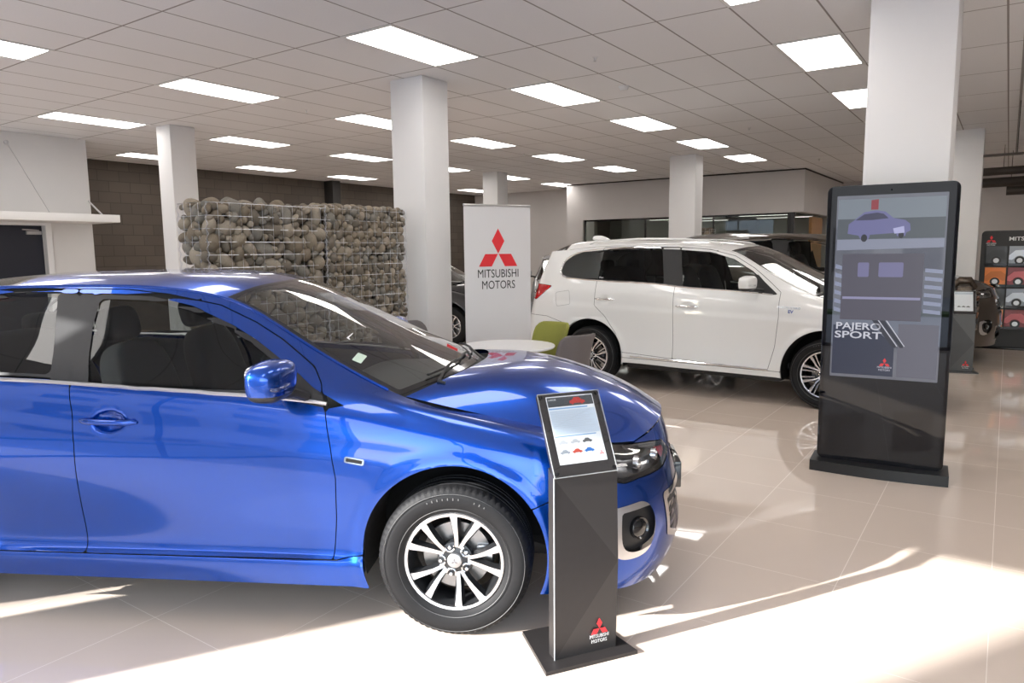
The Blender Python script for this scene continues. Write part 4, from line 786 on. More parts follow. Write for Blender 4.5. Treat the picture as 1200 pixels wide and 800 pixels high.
# ================================================================ round table and tub chairs
tb = thing('round_table', 'round white meeting table between the blue sedan and the banner', 'table', (-3.74, 5.36, 0))
MB().lathe([(0,.722),(.40,.722),(.425,.728),(.43,.738),(.425,.748),(0,.75)], 72).build('table_top', mat('white_laminate', (.82,.82,.82), .25), tb)
MB().lathe([(.028,.03),(.028,.70),(.10,.722)], 28).build('pedestal', chrome, tb); MB().lathe([(0,0),(.25,0),(.255,.008),(.06,.03),(0,.035)], 48).build('foot_plate', satin, tb)
def tub_chair(loc, rz, m, lb, zt=.86, wd=.21):
    t = thing('upholstered_chair', lb, 'chair', loc, rz, 'upholstered visitor chairs around the round table'); 
    V = []; F = []; nu, nv = 17, 15; r0 = .05
    def P(u, v, off):   # padded back wrapping round the sitter; sitter faces +y
        x = u*wd*(1.0+.04*(1-v)); y = -.21 + .10*abs(u)**2.4 - .10*v*v - off; z = .40 + (zt-.40)*v
        return x, y, z
    def shell(off):
        out = []
        for j in range(nv):
            for i in range(nu):
                u = -1+2*i/(nu-1); v = j/(nv-1); c = 1-max(0,(abs(u)-.72)/.28)**2.5*.10*(v**6); x, y, z = P(u, v, off); out.append((x*1.0, y, .40+(z-.40)*c))
        return out
    A, B = shell(0), shell(.045); V = A + B; n = nu*nv; q = lambda i, j: j*nu+i
    for j in range(nv-1):
        for i in range(nu-1): F += [(q(i,j),q(i+1,j),q(i+1,j+1),q(i,j+1)), (n+q(i,j),n+q(i,j+1),n+q(i+1,j+1),n+q(i+1,j))]
    for i in range(nu-1): F += [(q(i,nv-1),q(i+1,nv-1),n+q(i+1,nv-1),n+q(i,nv-1)), (q(i+1,0),q(i,0),n+q(i,0),n+q(i+1,0))]
    for j in range(nv-1): F += [(q(0,j+1),q(0,j),n+q(0,j),n+q(0,j+1))[::-1], (q(nu-1,j),q(nu-1,j+1),n+q(nu-1,j+1),n+q(nu-1,j))[::-1]]
    o = mk('backrest', V, F, m, t); bv = o.modifiers.new('b', 'BEVEL'); bv.width = .014; bv.segments = 3; bv.limit_method = 'ANGLE'
    mk('seat', *superell((0, .02, .43), (.235,.235,.055), .45, 16), m, t)
    for sx in (-1, 1):
        for sy in (-1, 1): MB().tube([(sx*.16, .02+sy*.16, .40), (sx*.21, .02+sy*.21, 0)], [.014, .010], 10).build('leg', satin, t)
    return t
olive = noisy(mat('olive_green_fabric', (.27,.27,.055), .9), 140, .15, .1); greyf = noisy(mat('mid_grey_fabric', (.165,.145,.14), .9), 140, .15, .1)
tub_chair((-3.68, 5.74, 0), PI-.17, olive, 'olive green upholstered chair at the round table beside the banner', .91, .205)
tub_chair((-3.31, 5.56, 0), 1.29, greyf, 'grey upholstered chair right of the table, in front of the white car wheel', .875, .20)
tub_chair((-4.42, 4.95, 0), -PI/2-.2, greyf, 'grey upholstered chair left of the table, half hidden by the sedan windscreen', .955, .20)
# ================================================================ information stands
paper = mat('printed_sheet', (.90,.92,.95), .35); navy_p = mat('print_blue', (.25,.45,.72), .4); faint = mat('print_pale_grey_blue', (.60,.66,.73), .4)
stand_black = noisy(mat('stand_dark_grey_metal', (.030,.027,.027), .42, .2), 30, .1); facet_lit = mat('stand_facet_painted_lit', (.046,.042,.041), .40, .2); acryl = glassy('clear_acrylic_cover', (.985,.99,.99), .9); edge_a = mat('acrylic_edge', (.42,.44,.45), .2, .2)
def mini_car(M, s, m, par, nm='printed_car'):
    P = [(-1,-.28),(-.98,.02),(-.62,.12),(-.35,.42),(.28,.42),(.62,.10),(.98,-.02),(1,-.28),(.78,-.28),(.70,-.42),(.52,-.42),(.44,-.28),(-.46,-.28),(-.54,-.42),(-.72,-.42),(-.80,-.28)]
    return MB().prism([(x*s, y*s) for x, y in P], 0, .0006, M).build(nm, m, par, smooth=False)
def info_stand(loc, rz, lb, rich=True):
    t = thing('information_stand', lb, 'information stand', loc, rz, 'floor-standing car information stands'); w = .27
    MB().prism([(-.20,-.06),(.20,-.06),(.15,.235),(-.17,.25)], 0, .016).build('base_plate', stand_black, t, smooth=False)
    # pedestal with the four-facet front: folded proud, light on two facets painted as a paler tone
    b = MB(); D = .055; zt = .745
    F0, F1 = (-w/2, 0), (w/2, 0)
    V = [(-w/2,0,.016),(w/2,0,.016),(w/2,0,zt),(-w/2,0,zt),(-w/2,D,.016),(w/2,D,.016),(w/2,D,zt+.03),(-w/2,D,zt+.03), (-w/2,-.006,.365),(w/2,-.014,.385)]
    b.add(V, [(0,1,9),(0,9,8),(8,9,3),(3,9,2),(5,4,7,6),(0,8,3,7,4),(1,5,6,2,9),(3,2,6,7),(0,4,5,1)], 0)
    pd = b.build('pedestal', stand_black, t, smooth=False, mats=[stand_black, facet_lit]); pd.data.polygons[0].material_index = 1; pd.data.polygons[3].material_index = 1
    MB().box((-w/2-.003,-.003,.016),(-w/2,.003,zt+.005)).build('edge_strip', edge_a, pd, smooth=False)
    F_ = lambda x, y, z, th=0: Matrix.Translation((x, y, z)) @ Matrix.Rotation(PI/2-th, 4, 'X')
    emblem(.024, mat('logo_red', (.78,.03,.04), .5), t, F_(.055, -.010, .115), .0012)
    text('MITSUBISHI', .020, mark_white, t, F_(.055, -.009, .083), .0008, xs=.85); text('MOTORS', .020, mark_white, t, F_(.055, -.008, .062), .0008, xs=.85)
    # tilted sheet holder
    th = math.atan2(.165, .29); H = .334; M = Matrix.Translation((0, 0, zt+.002)) @ Matrix.Rotation(PI/2-th, 4, 'X'); hd = link('sheet_holder', None, t, (0,0,0)); hd.matrix_local = M
    MB().prism(rrect(-w/2,0,w/2,H,.006), -.014, 0).build('back_plate', stand_black, hd, sharp=30)
    MB().prism(rrect(-w/2+.035,.048,w/2-.03,H-.012,.002), .001, .0022).build('printed_sheet', paper, hd, smooth=False)
    c = MB().prism(rrect(-w/2,.0,w/2,H,.006), .004, .008).build('acrylic_cover', acryl, hd, sharp=30)
    e = MB()
    for a, b2 in (((-w/2,0),(-w/2,H)), ((w/2,0),(w/2,H)), ((-w/2,H),(w/2,H)), ((-w/2,0),(w/2,0))): e.tube([(*a,.006),(*b2,.006)], .0018, 6)
    e.build('cover_edge', edge_a, hd)
    for x in (-w/2+.012, w/2-.012):
        for y in (.014, H-.014): MB().lathe([(.007,.007),(.007,.012),(0,.013)], 16, 'z', (x, y, 0)).build('standoff_screw', gloss_black, hd)
    x0, x1 = -w/2+.038, w/2-.033; T_ = Matrix.Translation((0,0,.0024)); bar = lambda a, b2, y0, y1, m: MB().prism([(a,y0),(b2,y0),(b2,y1),(a,y1)], .0024, .0030).build('printed_block', m, hd, smooth=False)
    if rich:
        bar(x0, x1, H-.055, H-.016, mat('print_dark_photo', (.06,.07,.08), .4)); mini_car(Matrix.Translation((.032,H-.036,.0031)), .034, mat('print_red', (.55,.04,.03), .4), hd)
        text('LANCER', .009, mark_white, hd, Matrix.Translation((x0+.022,H-.026,.0032)), .0002)
        bar(x0, x1-.03, H-.066, H-.060, navy_p); bar(x0, x1, H-.170, H-.070, mat('print_pale_blue', (.66,.75,.86), .4))
        for k in range(13): bar(x0+.004, x1-.010-.02*((k*7)%3), H-.078-k*.0071, H-.0755-k*.0071, faint)
        bar(x0, x1-.02, H-.178, H-.174, navy_p)
        for k, c in enumerate([(.55,.57,.60),(.45,.47,.50),(.08,.085,.09),(.30,.33,.37),(.50,.06,.03),(.03,.16,.50)]):
            mini_car(Matrix.Translation((x0+.030+.052*(k%3), H-.200-.038*(k//3), .0026)), .021, mat('print_car_%d' % k, c, .4), hd)
        for k in range(6): bar(x0+.012+.052*(k%3), x0+.048+.052*(k%3), H-.2135-.038*(k//3), H-.2125-.038*(k//3), faint)
        bar(x0, x0+.12, H-.262, H-.2605, faint); bar(x0, x0+.10, H-.268, H-.2665, faint)
        emblem(.006, mat('logo_red', (.78,.03,.04), .5), hd, Matrix.Translation((x1-.015,H-.256,.0026)), .0004)
    else:
        for k in range(3): mini_car(Matrix.Translation((-.05+.05*k, .11, .0026)), .020, mark_black, hd)
        bar(x0, x1, H-.05, H-.02, faint)
    return t
STH = R(56); c0 = Vector((-1.360, 2.240)) + Vector((math.cos(STH), math.sin(STH)))*.136
info_stand((c0.x, c0.y, 0), STH, 'black faceted information stand in the foreground beside the sedan front wheel')
info_stand((-.42, 10.72, 0), .15, 'small black information stand far back, right of the touchscreen totem', False)
info_stand((.62, 3.6, 0), PI-.25, 'black information stand standing on the right, seen mirrored in the touchscreen totem', True)
# ================================================================ touchscreen totem
def totem():
    t = thing('touchscreen_totem', 'tall black touchscreen totem showing an advert, in front of the large column', 'digital display', (-.675, 5.52, 0), R(4.5)); w, z0, z1, D = .40, .075, 2.03, .07
    F_ = lambda y: Matrix.Translation((0, y, 0)) @ Matrix.Rotation(PI/2, 4, 'X')
    MB().prism(rrect(-w,z0,w,z1,.045), -.0, D).add([],[]).build('housing', gloss_black, t, sharp=30).data.transform(Matrix.Translation((0,.085,0)) @ Matrix.Rotation(PI/2,4,'X'))
    g = MB().prism(rrect(-w+.004,z0+.003,w-.004,z1-.004,.042), 0, .006, F_(.012)).build('front_glass', mat('black_mirror_glass', (.004,.004,.006), .012, spec=.5, ior=1.5), t, sharp=30)
    arc = [(-.435,.02)] + [(-.435+.87*k/16, -.085-.035*math.sin(PI*k/16)) for k in range(17)] + [(.435,.02),(.435,.20),(-.435,.20)]
    MB().prism(arc, 0, .075).build('base_plinth', black_plastic, t, smooth=False)
    sx0, sx1, sy0, sy1 = -.335, .335, .69, 1.96
    scr = MB().prism(rrect(sx0,sy0,sx1,sy1,.004), 0, .002, F_(.0058)).build('screen', screen_mat(), t, smooth=False)
    def em(nm, c, s): m = mat(nm, (.01,.01,.01), .3, emis=c, estr=s); return m
    E = lambda y=.0036: F_(y)
    def pan(nm, pts, m, y=.0034): return MB().prism(pts, 0, .0006, F_(y)).build(nm, m, scr, smooth=False)
    # advert: landscape with car, dashboard panel, headline
    pan('advert_sky', [(sx0+.01,1.80),(sx1-.01,1.80),(sx1-.01,1.935),(sx0+.01,1.935)], em('scr_sky', (.36,.42,.50), .55*SB))
    pan('advert_field', [(sx0+.01,1.66),(sx1-.01,1.66),(sx1-.01,1.80),(sx0+.01,1.80)], em('scr_field', (.13,.155,.19), .6*SB))
    pan('advert_road', [(sx0+.01,1.585),(sx1-.01,1.60),(sx1-.01,1.665),(sx0+.01,1.66)], em('scr_road', (.36,.39,.52), .7*SB))
    car = [(-.20,1.70),(-.195,1.765),(-.15,1.80),(-.10,1.845),(-.03,1.855),(.03,1.845),(.08,1.80),(.15,1.785),(.18,1.76),(.185,1.715),(.16,1.70),(.155,1.68),(.13,1.67),(.105,1.68),(.10,1.70),(-.06,1.69),(-.065,1.665),(-.09,1.645),(-.115,1.655),(-.13,1.685)]
    pan('advert_car', [(x-.06,z) for x, z in car], em('scr_car', (.20,.20,.44), .75*SB), .0028)
    pan('advert_car_windows', [(x-.06,z) for x, z in [(-.155,1.79),(-.10,1.83),(-.02,1.84),(.02,1.83),(.05,1.80),(-.05,1.79)]], em('scr_win', (.07,.07,.16), .6*SB), .0024)
    for cx, cz, r in ((-.155,1.668,.026),(.07,1.685,.022)): pan('advert_car_wheel', [(cx+r*math.cos(a*PI/9)*.75, cz+r*math.sin(a*PI/9)) for a in range(18)], em('scr_dark', (.02,.02,.04), .5*SB), .0024)
    pan('advert_car_grille', [(.02,1.73),(.085,1.745),(.09,1.70),(.03,1.695)], em('scr_lit', (.50,.50,.80), .9*SB), .0022)
    pan('advert_panel', [(sx0+.05,1.10),(sx1-.12,1.10),(sx1-.12,1.56),(sx0+.05,1.56)], em('scr_panel', (.115,.105,.15), .7*SB))
    pan('advert_panel_line', [(sx0+.06,1.245),(sx1-.13,1.245),(sx1-.13,1.262),(sx0+.06,1.262)], em('scr_line', (.32,.31,.50), .9*SB), .0028)
    for cx, wd in ((-.15,.035),(.02,.075)): pan('advert_dial', rrect(cx-wd,1.40,cx+wd,1.50,.01), em('scr_dial', (.22,.21,.40), .8*SB), .0028)
    for k in range(6):
        pan('advert_stripe', [(sx0+.008,1.16+.06*k),(sx0+.05,1.15+.06*k),(sx0+.05,1.175+.06*k),(sx0+.008,1.19+.06*k)], em('scr_stripe', (.38,.42,.60), .7*SB), .0028)
        pan('advert_stripe', [(sx1-.11,1.16+.055*k),(sx1-.008,1.15+.055*k),(sx1-.008,1.175+.055*k),(sx1-.11,1.185+.055*k)], em('scr_stripe', (.38,.42,.60), .7*SB), .0028)
    pan('advert_lower_field', [(sx0+.01,.71),(sx0+.40,.71),(sx0+.40,.93),(sx0+.25,1.06),(sx0+.01,1.06)], em('scr_navy', (.022,.03,.075), .7*SB), .0034)
    pan('advert_lower_photo', [(sx0+.42,.71),(sx1-.01,.71),(sx1-.01,1.08),(sx0+.42,1.08)], em('scr_lilac', (.17,.165,.22), .7*SB), .0034)
    for k, x in enumerate((0,.045)): pan('advert_chevron', [(-.08+x,1.10),(-.045+x,1.10),(.075+x,.93),(.075+x,.915),(.055+x,.915)], em('scr_navy2', (.02,.022,.045), .7*SB), .0024); pan('advert_chevron_line', [(-.042+x*1.1,1.10),(-.036+x*1.1,1.10),(.085+x,.925),(.079+x,.925)], em('scr_white', (.8,.8,.9), .8*SB), .0022)
    wm = em('scr_white', (.8,.8,.9), .8*SB)
    text('PAJERO', .068, wm, scr, F_(.0022) @ Matrix.Translation((-.165,1.052,0)), .0004, bold=.001, name='advert_headline', xs=1.28); text('SPORT', .068, wm, scr, F_(.0022) @ Matrix.Translation((-.165,.990,0)), .0004, bold=.001, name='advert_headline', xs=1.48)
    emblem(.022, em('scr_red_reflection', (.75,.03,.04), 1.*SB), scr, F_(.0022) @ Matrix.Translation((.012,.80,0)), .0004)  # glowing emblem and caption paint in the mirrored logo of a stand
    text('MITSUBISHI', .018, wm, scr, F_(.0022) @ Matrix.Translation((.012,.772,0)), .0003, name='painted_reflection_caption'); text('MOTORS', .018, wm, scr, F_(.0022) @ Matrix.Translation((.012,.753,0)), .0003, name='painted_reflection_caption')
    pan('advert_flag', [(-.12,1.86),(-.075,1.86),(-.075,1.93),(-.12,1.925)], em('scr_flag', (.35,.04,.06), .8*SB), .0028)
    MB().lathe([(0,0),(.006,0),(.006,.004),(0,.005)], 12, 'y', (0,.006,1.99)).build('camera_dot', cavity, t)
    return t
def screen_mat():
    m = mat('lit_display', (.01,.01,.012), .02, coat=1., emis=(.20,.21,.27), estr=.6*SB); N, L, b = nodes(m); tc = N.new('ShaderNodeTexCoord'); n = N.new('ShaderNodeTexNoise'); n.inputs['Scale'].default_value = 3.5; L.new(tc.outputs['Object'], n.inputs['Vector'])
    r = N.new('ShaderNodeMix'); r.data_type = 'RGBA'; r.inputs[6].default_value = (.14,.15,.21,1); r.inputs[7].default_value = (.27,.28,.33,1); L.new(n.outputs['Fac'], r.inputs[0]); L.new(r.outputs[2], b.inputs['Emission Color']); return m
totem()
# ================================================================ brochure rack with brochures
rk = thing('brochure_rack', 'black freestanding brochure rack with a red emblem at the far right', 'display rack', (.32, 13.6, 0), .0); RW = .68
MB().prism(rrect(-RW,.0,RW,1.845,.06), 0, .05, Matrix.Translation((0,.05,0)) @ Matrix.Rotation(PI/2,4,'X')).build('back_panel', mat('rack_charcoal', (.022,.021,.022), .5), rk, sharp=30)
MB().box((-RW,-.12,0),(RW,.30,.035),.008).build('base_plate', gloss_black, rk)
RF = lambda x, z, y=-.001: Matrix.Translation((x, y, z)) @ Matrix.Rotation(PI/2, 4, 'X')
emblem(.042, mat('logo_red', (.78,.03,.04), .5), rk, RF(-.55,1.70), .002); text('MITSUBISHI', .026, mark_white, rk, RF(-.55,1.648), .001, name='rack_caption'); text('MOTORS', .026, mark_white, rk, RF(-.55,1.622), .001, name='rack_caption')
text('MITSUBISHI MOTORS', .082, mark_white, rk, RF(.12,1.715), .002, bold=.001, name='rack_title', xs=1.15)
pockets = [(i, j) for j in range(4) for i in range(4)]
BP = ((.03,.033,.04),(.32,.36,.42),(.55,.53,.50),(.08,.09,.12),(.25,.28,.33),(.40,.10,.05)); BO = ((.82,.22,.02),(.22,.012,.02),(.04,.06,.16),(.80,.30,.05),(.55,.56,.58),(.10,.14,.20))
for i, j in pockets:
    cx = -.47 + .300*i; cz = 1.46 - .328*j; s = .095
    MB().box((cx-.145,-.045,cz-.160),(cx+.145,-.039,cz-.120),.001).build('shelf_lip', gloss_black, rk, smooth=False)
    col = (BP if j % 2 == 0 else BO)[i]; nm = ('black','silver','cream','dark blue','grey','red') if j % 2 == 0 else ('orange','maroon','navy','amber','white','slate')
    t = thing('brochure', '%s car brochure in the %s row of the rack, %s from the left' % (nm[i], ('top','second','third','bottom')[j], ('first','second','third','fourth','fifth','sixth')[i]), 'brochure', (.32+cx, 13.6-.012, cz-.140), 0, 'square car brochures in the brochure rack'); t.scale = (1.45, 1, 1.42)
    MB().box((-s,-.012,0),(s,-.001,2*s+.01),.001).build('cover', mat('cover_%s' % nm[i].replace(' ','_'), col, .3, coat=.4), t, smooth=False)
    lt = tuple(min(1, c*2.2+.10) for c in col) if i % 3 else tuple(c*.75 for c in col); M = RF(0, .0, -.0125)
    b = MB(); b.prism([(-s,.10),(-.04,.155),(.05,.16),(s,.125),(s,.06),(.07,.055)] + [(.0+.052*math.cos(a*PI/8), .045+.052*math.sin(a*PI/8)) for a in range(1, 8)] + [(-.07,.05),(-s,.055)], 0, .0006, M); b.build('cover_car_body', mat('cover_body_%d_%d' % (i, j%2), lt, .3), t, smooth=False)
    MB().prism([(.045*math.cos(a*PI/9), .045+.045*math.sin(a*PI/9)) for a in range(18)], 0, .0008, M).build('cover_car_tyre', mark_black, t, smooth=False)
    MB().prism([(.026*math.cos(a*PI/9), .045+.026*math.sin(a*PI/9)) for a in range(18)], .0008, .0014, M).build('cover_car_rim', mat('cover_rim', (.5,.5,.52), .3, .5), t, smooth=False)
# ================================================================ display engine beside the far stand
en = thing('display_engine', 'cast metal display engine with hoses standing behind the far information stand', 'engine', (-.45, 11.16, 0), .2); en.scale = (.62,.62,.97); alu = noisy(mat('cast_aluminium', (.10,.078,.062), .35, .85), 40, .6); rnd = random.Random(5)
MB().box((-.19,-.16,.45),(.19,.16,.95),.03).box((-.15,-.12,.95),(.15,.12,1.12),.04).build('engine_block', alu, en)
b = MB()
for k in range(6): z = .5+.1*k; b.lathe([(0,-.03),(.05+.012*(k%3),-.03),(.055+.012*(k%3),.0),(.05,.02),(.02,.03),(0,.03)], 20, 'x', (.20, -.05+.05*(k%2), z))
b.build('pulley', satin, en)
for k in range(7): a = rnd.uniform(-.1,.1); MB().tube([(.14+a*.3,-.17,.5+.09*k),(.24,-.20+a,.55+.08*k),(.27,-.05,.62+.07*k),(.18,.1,.66+.06*k)], .016+.006*(k%2), 8).build('hose', [alu, black_plastic, mat('bronze_pipe', (.20,.09,.05), .3, .9)][k%3], en)
MB().tube([(-.2,0,1.12),(-.1,-.05,1.2),(.1,-.05,1.2),(.2,0,1.1)], .05, 12).build('intake_manifold', alu, en)
b = MB()
for x in (-.2,.2):
    for y in (-.15,.15): b.tube([(x,y,0),(x,y,.48)], .015, 8)
b.box((-.24,-.2,0),(.24,.2,.02)).build('engine_cradle', black_plastic, en)
# ================================================================ ventilation ducts at the far right
dm = noisy(mat('dark_duct_metal', (.045,.036,.03), .5, .3), 4, .2)
for k, (y, z, x0, x1, r, lb) in enumerate([(15.6,2.92,-.9,2.8,.07,'dark ceiling duct nearest the ceiling above the brochure rack'), (16.6,2.80,-.7,2.6,.09,'dark ceiling duct below the topmost one above the brochure rack'), (16.0,2.60,-.1,2.9,.08,'lowest dark ceiling duct above the brochure rack')]):
    t = thing('ventilation_duct', lb, 'duct', (x0, y, z), 0, 'dark ducts hanging at the far right')
    MB().tube([(0,0,0),((x1-x0)*.5,.02,.02),(x1-x0,0,0)], r, 14).build('duct_pipe', dm, t)
    for u in (.2,.8): MB().tube([(u*(x1-x0),0,r*.8),(u*(x1-x0),0,CEIL-z)], .006, 6).build('hanger_rod', dm, t)
p = thing('suspension_rod', 'thin grey rod hanging from the ceiling at the far right', 'rod', (.015, 11.0, 0)); MB().tube([(0,0,2.75),(0,0,CEIL)], .006, 8).build('rod', dm, p); MB().box((-.35,-.02,2.72),(.75,.02,2.75),.004).build('cross_rail', dm, p)
# office ceiling lamps behind the glazing
for k, (x0, x1, y, z) in enumerate([(-8.2,-6.4,18.6,2.42),(-7.9,-6.2,19.2,2.38),(-5.75,-4.35,18.6,2.44),(-5.5,-4.1,19.3,2.40)]):
    t = thing('linear_lamp', 'slim white linear lamp in the glazed back office, %s' % ('nearer one on the left','farther one on the left','nearer one on the right','farther one on the right')[k], 'lamp', ((x0+x1)/2, y, z), 0, 'linear lamps in the back office'); l = (x1-x0)/2
    MB().box((-l,-.03,0),(l,.03,.03)).build('lamp_body', lframe, t, smooth=False); MB().box((-l+.02,-.025,-.006),(l-.02,.025,0)).build('lamp_tube', mat('office_lamp', (.8,.8,.8), .5, emis=(1,.95,.88), estr=2.5), t, smooth=False)
    for s in (-.8,.8): MB().tube([(l*s,0,.03),(l*s,0,CEIL-z)], .003, 5).build('wire', satin, t)
# ================================================================ gabion walls: wire baskets, every stone its own
def stone_mesh(rnd, k):
    bm = bmesh.new(); bmesh.ops.create_icosphere(bm, subdivisions=3, radius=1); ph = [Vector((rnd.uniform(-1,1), rnd.uniform(-1,1), rnd.uniform(-1,1))).normalized() for _ in range(5)]; am = [rnd.uniform(-.13,.13) for _ in ph]
    for v in bm.verts:
        d = v.co.normalized(); r = 1 + sum(a*math.sin(2.2*d.dot(p)+q) for q, (a, p) in enumerate(zip(am, ph))); c = 1 - .10*max(0, d.dot(ph[0])-.6)*2; v.co = d*r*c
    me = bpy.data.meshes.new('stone'); bm.to_mesh(me); bm.free(); me.polygons.foreach_set('use_smooth', [True]*len(me.polygons)); return me
def gabion(pos, rz, L, D, H, base, group, lb, seed, face_y=-1, ends=True, nmax=300, rs=(.040,.066), where='', panel=None):
    """stones packed behind the wire of each visible face; biggest faces first"""
    rnd = random.Random(seed); mats = [noisy(mat('river_stone_%d' % k, c, .75), 7, .25, .15) for k, c in enumerate([(.17,.135,.095),(.22,.18,.13),(.13,.108,.082),(.26,.22,.17),(.17,.155,.13)])]
    Mw = Matrix.Translation(pos) @ Matrix.Rotation(rz, 4, 'Z'); meshes = [[stone_mesh(rnd, k) for k in range(5)] for _ in mats]
    for ms, m in zip(meshes, mats):
        for me in ms: me.materials.append(m)
    t = thing('gabion_basket', lb, 'gabion', pos, rz); wire = MB(); e = .10
    def loop(P): wire.tube(P, .0018, 5)
    for y in (0, D):
        for k in range(int(L/e)+1): loop([(k*e, y, base), (k*e, y, base+H)])
        for k in range(int(H/e)+1): loop([(0, y, base+k*e), (L, y, base+k*e)])
    for x in (0, L):
        for k in range(int(D/e)+1): loop([(x, k*e, base), (x, k*e, base+H)])
        for k in range(int(H/e)+1): loop([(x, 0, base+k*e), (x, D, base+k*e)])
    for k in range(int(L/e)+1): loop([(k*e, 0, base+H), (k*e, D, base+H)])
    wire.build('wire_mesh', steel, t)
    for x in (0, L):
        for y in (0, D):
            P = [(x+.010*math.cos(a), y+.010*math.sin(a), base+H*a/(2*PI*26)) for a in np.linspace(0, 2*PI*26, 26*7)]; MB().tube(P, .0022, 4).build('corner_spiral', steel, t)
    return t, Mw, meshes
def fill(Mw, meshes, L, D, H, base, seed, faces, rs):
    """dart-throwing with shrinking radii: rounded stones lie tight against the faces"""
    rnd = random.Random(seed); out = []; P = []
    cell = {}
    def ok(p, r):
        for q, s in P:
            if (q-p).length_squared < ((r+s)*.80)**2: return False
        return True
    for rr, tries in ((rs[1], 900), (rs[1]*.8, 1500), (rs[0]*1.15, 2600), (rs[0]*.9, 4200), (rs[0]*.7, 5000)):
        for _ in range(tries):
            r = rr*rnd.uniform(.9,1.1); f = rnd.choice(faces); u = rnd.random(); z = base + r*.8 + rnd.random()*(H-1.5*r)
            if f == 'front': p = Vector((r*.8+u*(L-1.6*r), r*.85+rnd.random()*.01, z))
            elif f == 'end': p = Vector((r*.85+rnd.random()*.01, r*.8+u*(D-1.6*r), z))
            else: p = Vector((r+u*(L-2*r), r+rnd.random()*(D-2*r), base+H-r*.55))
            if ok(p, r): P.append((p, r))
    return P
GAB = []
gpos = Vector((-5.0, 3.20, 0))
for k, (y0, L, lb) in enumerate([(3.20, 1.15, 'wire gabion basket of river stones, left section of the stone wall'), (4.355, 1.03, 'wire gabion basket of river stones, right section touching the white column')]):
    H = (2.0, 2.03)[k]; nmax = 0
    t, Mw, meshes = gabion((-5.0, y0, 0), PI/2, L, .38, H, 0., '', lb, 40+k)
    # local x runs along world +y, local y runs along world -x: the face towards the camera side is local y=0
    P = fill(Mw, meshes, L, .38, H, .0, 70+k, ['front']*6 + (['end']*2 if k == 0 else []) + ['top'], (.040, .078) if k == 0 else (.030, .048)); GAB.append((t, Mw, meshes, P, k))
camp = Vector((0, 0, 1.6)); allP = []
for t, Mw, meshes, P, k in GAB:
    for p, r in P:
        w_ = Mw @ p; s = r/(w_-camp).length
        if w_.z < 1.02: s *= .2          # the part behind the sedan
        allP.append((s, w_, r, meshes, k))
allP.sort(key=lambda q: -q[0]); print('stones', len(allP)); rnd = random.Random(9); small = [[], []]
for n_, (s, w_, r, meshes, k) in enumerate(allP):
    me = rnd.choice(rnd.choice(meshes)); sc = (r*rnd.uniform(1.0,1.45), r*rnd.uniform(.95,1.05), r*rnd.uniform(.75,1.1)); rot = (rnd.uniform(-.5,.5), rnd.uniform(0,PI), rnd.uniform(-.25,.25)+PI/2)
    if k == 1: sc = (r*1.15, r, r*1.05)
    if n_ < 300:
        o = link('river_stone', me, None, w_, rot); o.scale = sc
        tag(o, 'rounded grey-brown river stone packed in the %s wire basket beside the white column' % ('left', 'right')[k], 'stone', 'river stones in the %s gabion basket' % ('left', 'right')[k])
    else: small[k].append((me, w_, rot, sc))
for k in (0, 1):
    V = []; F = []; FM = []; Ms = []
    for me, w_, rot, sc in small[k]:
        from mathutils import Euler
        M = Matrix.Translation(w_) @ Euler(rot).to_matrix().to_4x4() @ Matrix.Diagonal((*sc, 1)); b0 = len(V); V += [(M @ v.co)[:] for v in me.vertices]; m_ = me.materials[0]
        if m_ not in Ms: Ms.append(m_)
        F += [tuple(i+b0 for i in p.vertices) for p in me.polygons]; FM += [Ms.index(m_)]*len(me.polygons)
    if V: o = mk('small_stones', V, F, None, None, mats=Ms, fm=FM); tag(o, 'remaining small river stones filling the %s wire basket' % ('left','right')[k], 'stones', None, 'stuff')
# stone core behind the first layer so the baskets are not see-through
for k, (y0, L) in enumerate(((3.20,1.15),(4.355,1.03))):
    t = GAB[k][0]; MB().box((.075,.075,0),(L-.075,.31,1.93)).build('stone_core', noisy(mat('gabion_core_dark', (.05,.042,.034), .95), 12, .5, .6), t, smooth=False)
# small gabion far back behind the white SUV
t, Mw, meshes = gabion((-6.25, 15.6, 0), 0, .8, .4, 2.05, 0., '', 'small stone gabion column far back behind the white SUV roof', 51)
P = fill(Mw, meshes, .8, .4, 2.05, .0, 77, ['front']*4+['end','top'], (.05,.075)); P = [q for q in P if q[0].z > 1.2][:60]
for p, r in P:
    o = link('river_stone', rnd.choice(rnd.choice(meshes)), None, Mw @ p, (rnd.random(), rnd.random()*3, 0)); o.scale = (r*1.15, r, r); tag(o, 'grey-brown river stone in the small far gabion behind the white SUV', 'stone', 'river stones in the far small gabion')
MB().box((.09,.09,0),(.71,.31,1.95)).build('stone_core', MATS['gabion_core_dark'], t, smooth=False)
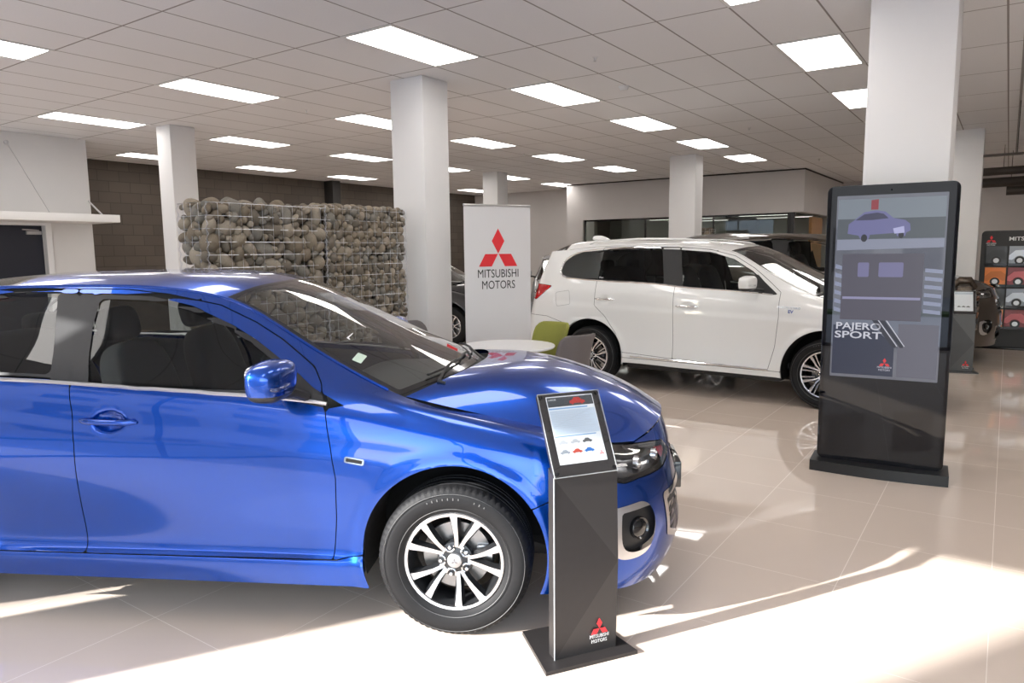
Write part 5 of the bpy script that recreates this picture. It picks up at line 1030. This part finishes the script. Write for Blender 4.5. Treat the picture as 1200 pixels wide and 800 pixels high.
# ================================================================ outside: forecourt and buildings added to block the sun and shape its patch
struct(MB().box((-60,-60,-.25),(60,-1.95,-.05)).build('ground', noisy(mat('pale_forecourt_concrete', (.30,.31,.33), .6), .6, .15), smooth=False))
def nb(n0, n1, d0, d1, H, nm, lb, c):
    """building in the sun's own axes: n across, d away from the glazing"""
    s = Vector((.52,.854)); nn = Vector((.854,-.52)); P = [nn*n0 - s*d0, nn*n1 - s*d0, nn*n1 - s*d1, nn*n0 - s*d1]
    t = thing(nm, lb, 'building', (P[0].x, P[0].y, -.05)); o = P[0]
    MB().prism([((p-o).x, (p-o).y) for p in P], 0, H).build('walls', c, t, smooth=False)
    gp = mat('far_window_glass', (.05,.07,.09), .1, spec=.8)
    L = (P[1]-P[0]).length; M = frame((0,0,0), (nn.x,nn.y,0), (0,0,1))
    for i in range(int(L/2.4)):
        for j in range(max(1, int(H/3))): MB().box((.6+2.4*i, .9+3*j, .0),(.6+2.4*i+1.4, .9+3*j+1.4,.04), 0, 0, M).build('window', gp, t, smooth=False)
    MB().prism([((p-o).x*1.0, (p-o).y*1.0) for p in P], H, H+.25).build('parapet', white_paint, t, smooth=False)
nb(-1.73, 11., 13., 21., 9.3, 'sun_blocker_building', 'beige building added outside the front glass to block sun, reflected in the totem', mat('outside_render_beige', (.45,.40,.36), .8))
nb(-26., -3.86, 13., 21., 9.3, 'sun_blocker_building_left', 'grey building added outside the front glass to block sun on the left', mat('outside_render_grey', (.36,.37,.39), .8))
gr = MB().box((-13,-9.5,-.05),(12,-8.6,.02)).build('grass_strip', noisy(mat('verge_grass', (.07,.13,.03), .95), 30, .4), smooth=False); tag(gr, 'green grass verge outside the front glass', 'grass', None, 'stuff')
# ================================================================ light
wd = bpy.data.worlds.new('sky'); SC.world = wd; wd.use_nodes = True; bg = wd.node_tree.nodes['Background']
sk = wd.node_tree.nodes.new('ShaderNodeTexSky'); sk.sky_type = 'NISHITA'; sk.sun_disc = False; sk.sun_elevation = R(22); sk.sun_rotation = math.atan2(-.52,-.854)
mxw = wd.node_tree.nodes.new('ShaderNodeMix'); mxw.data_type = 'RGBA'; mxw.inputs[0].default_value = .55; mxw.inputs[7].default_value = (.88,.93,1.0,1); sc_ = wd.node_tree.nodes.new('ShaderNodeVectorMath'); sc_.operation = 'SCALE'; sc_.inputs['Scale'].default_value = .25
wd.node_tree.links.new(sk.outputs[0], sc_.inputs[0]); wd.node_tree.links.new(sc_.outputs[0], mxw.inputs[6]); wd.node_tree.links.new(mxw.outputs[2], bg.inputs[0]); bg.inputs[1].default_value = SKY
sl = bpy.data.lights.new('sun', 'SUN'); sl.energy = SUN; sl.angle = R(.6); sl.color = (1, .985, .965); so = bpy.data.objects.new('sun', sl); COL.objects.link(so)
el = R(22.8); so.rotation_euler = Vector((.52*math.cos(el), .854*math.cos(el), -math.sin(el))).to_track_quat('-Z', 'Y').to_euler(); so.location = (-6, -10, 8)
SC.view_settings.view_transform = 'Standard'; SC.view_settings.look = 'None'; SC.view_settings.gamma = 1; SC.view_settings.use_curve_mapping = False; SC.view_settings.exposure = EXPO
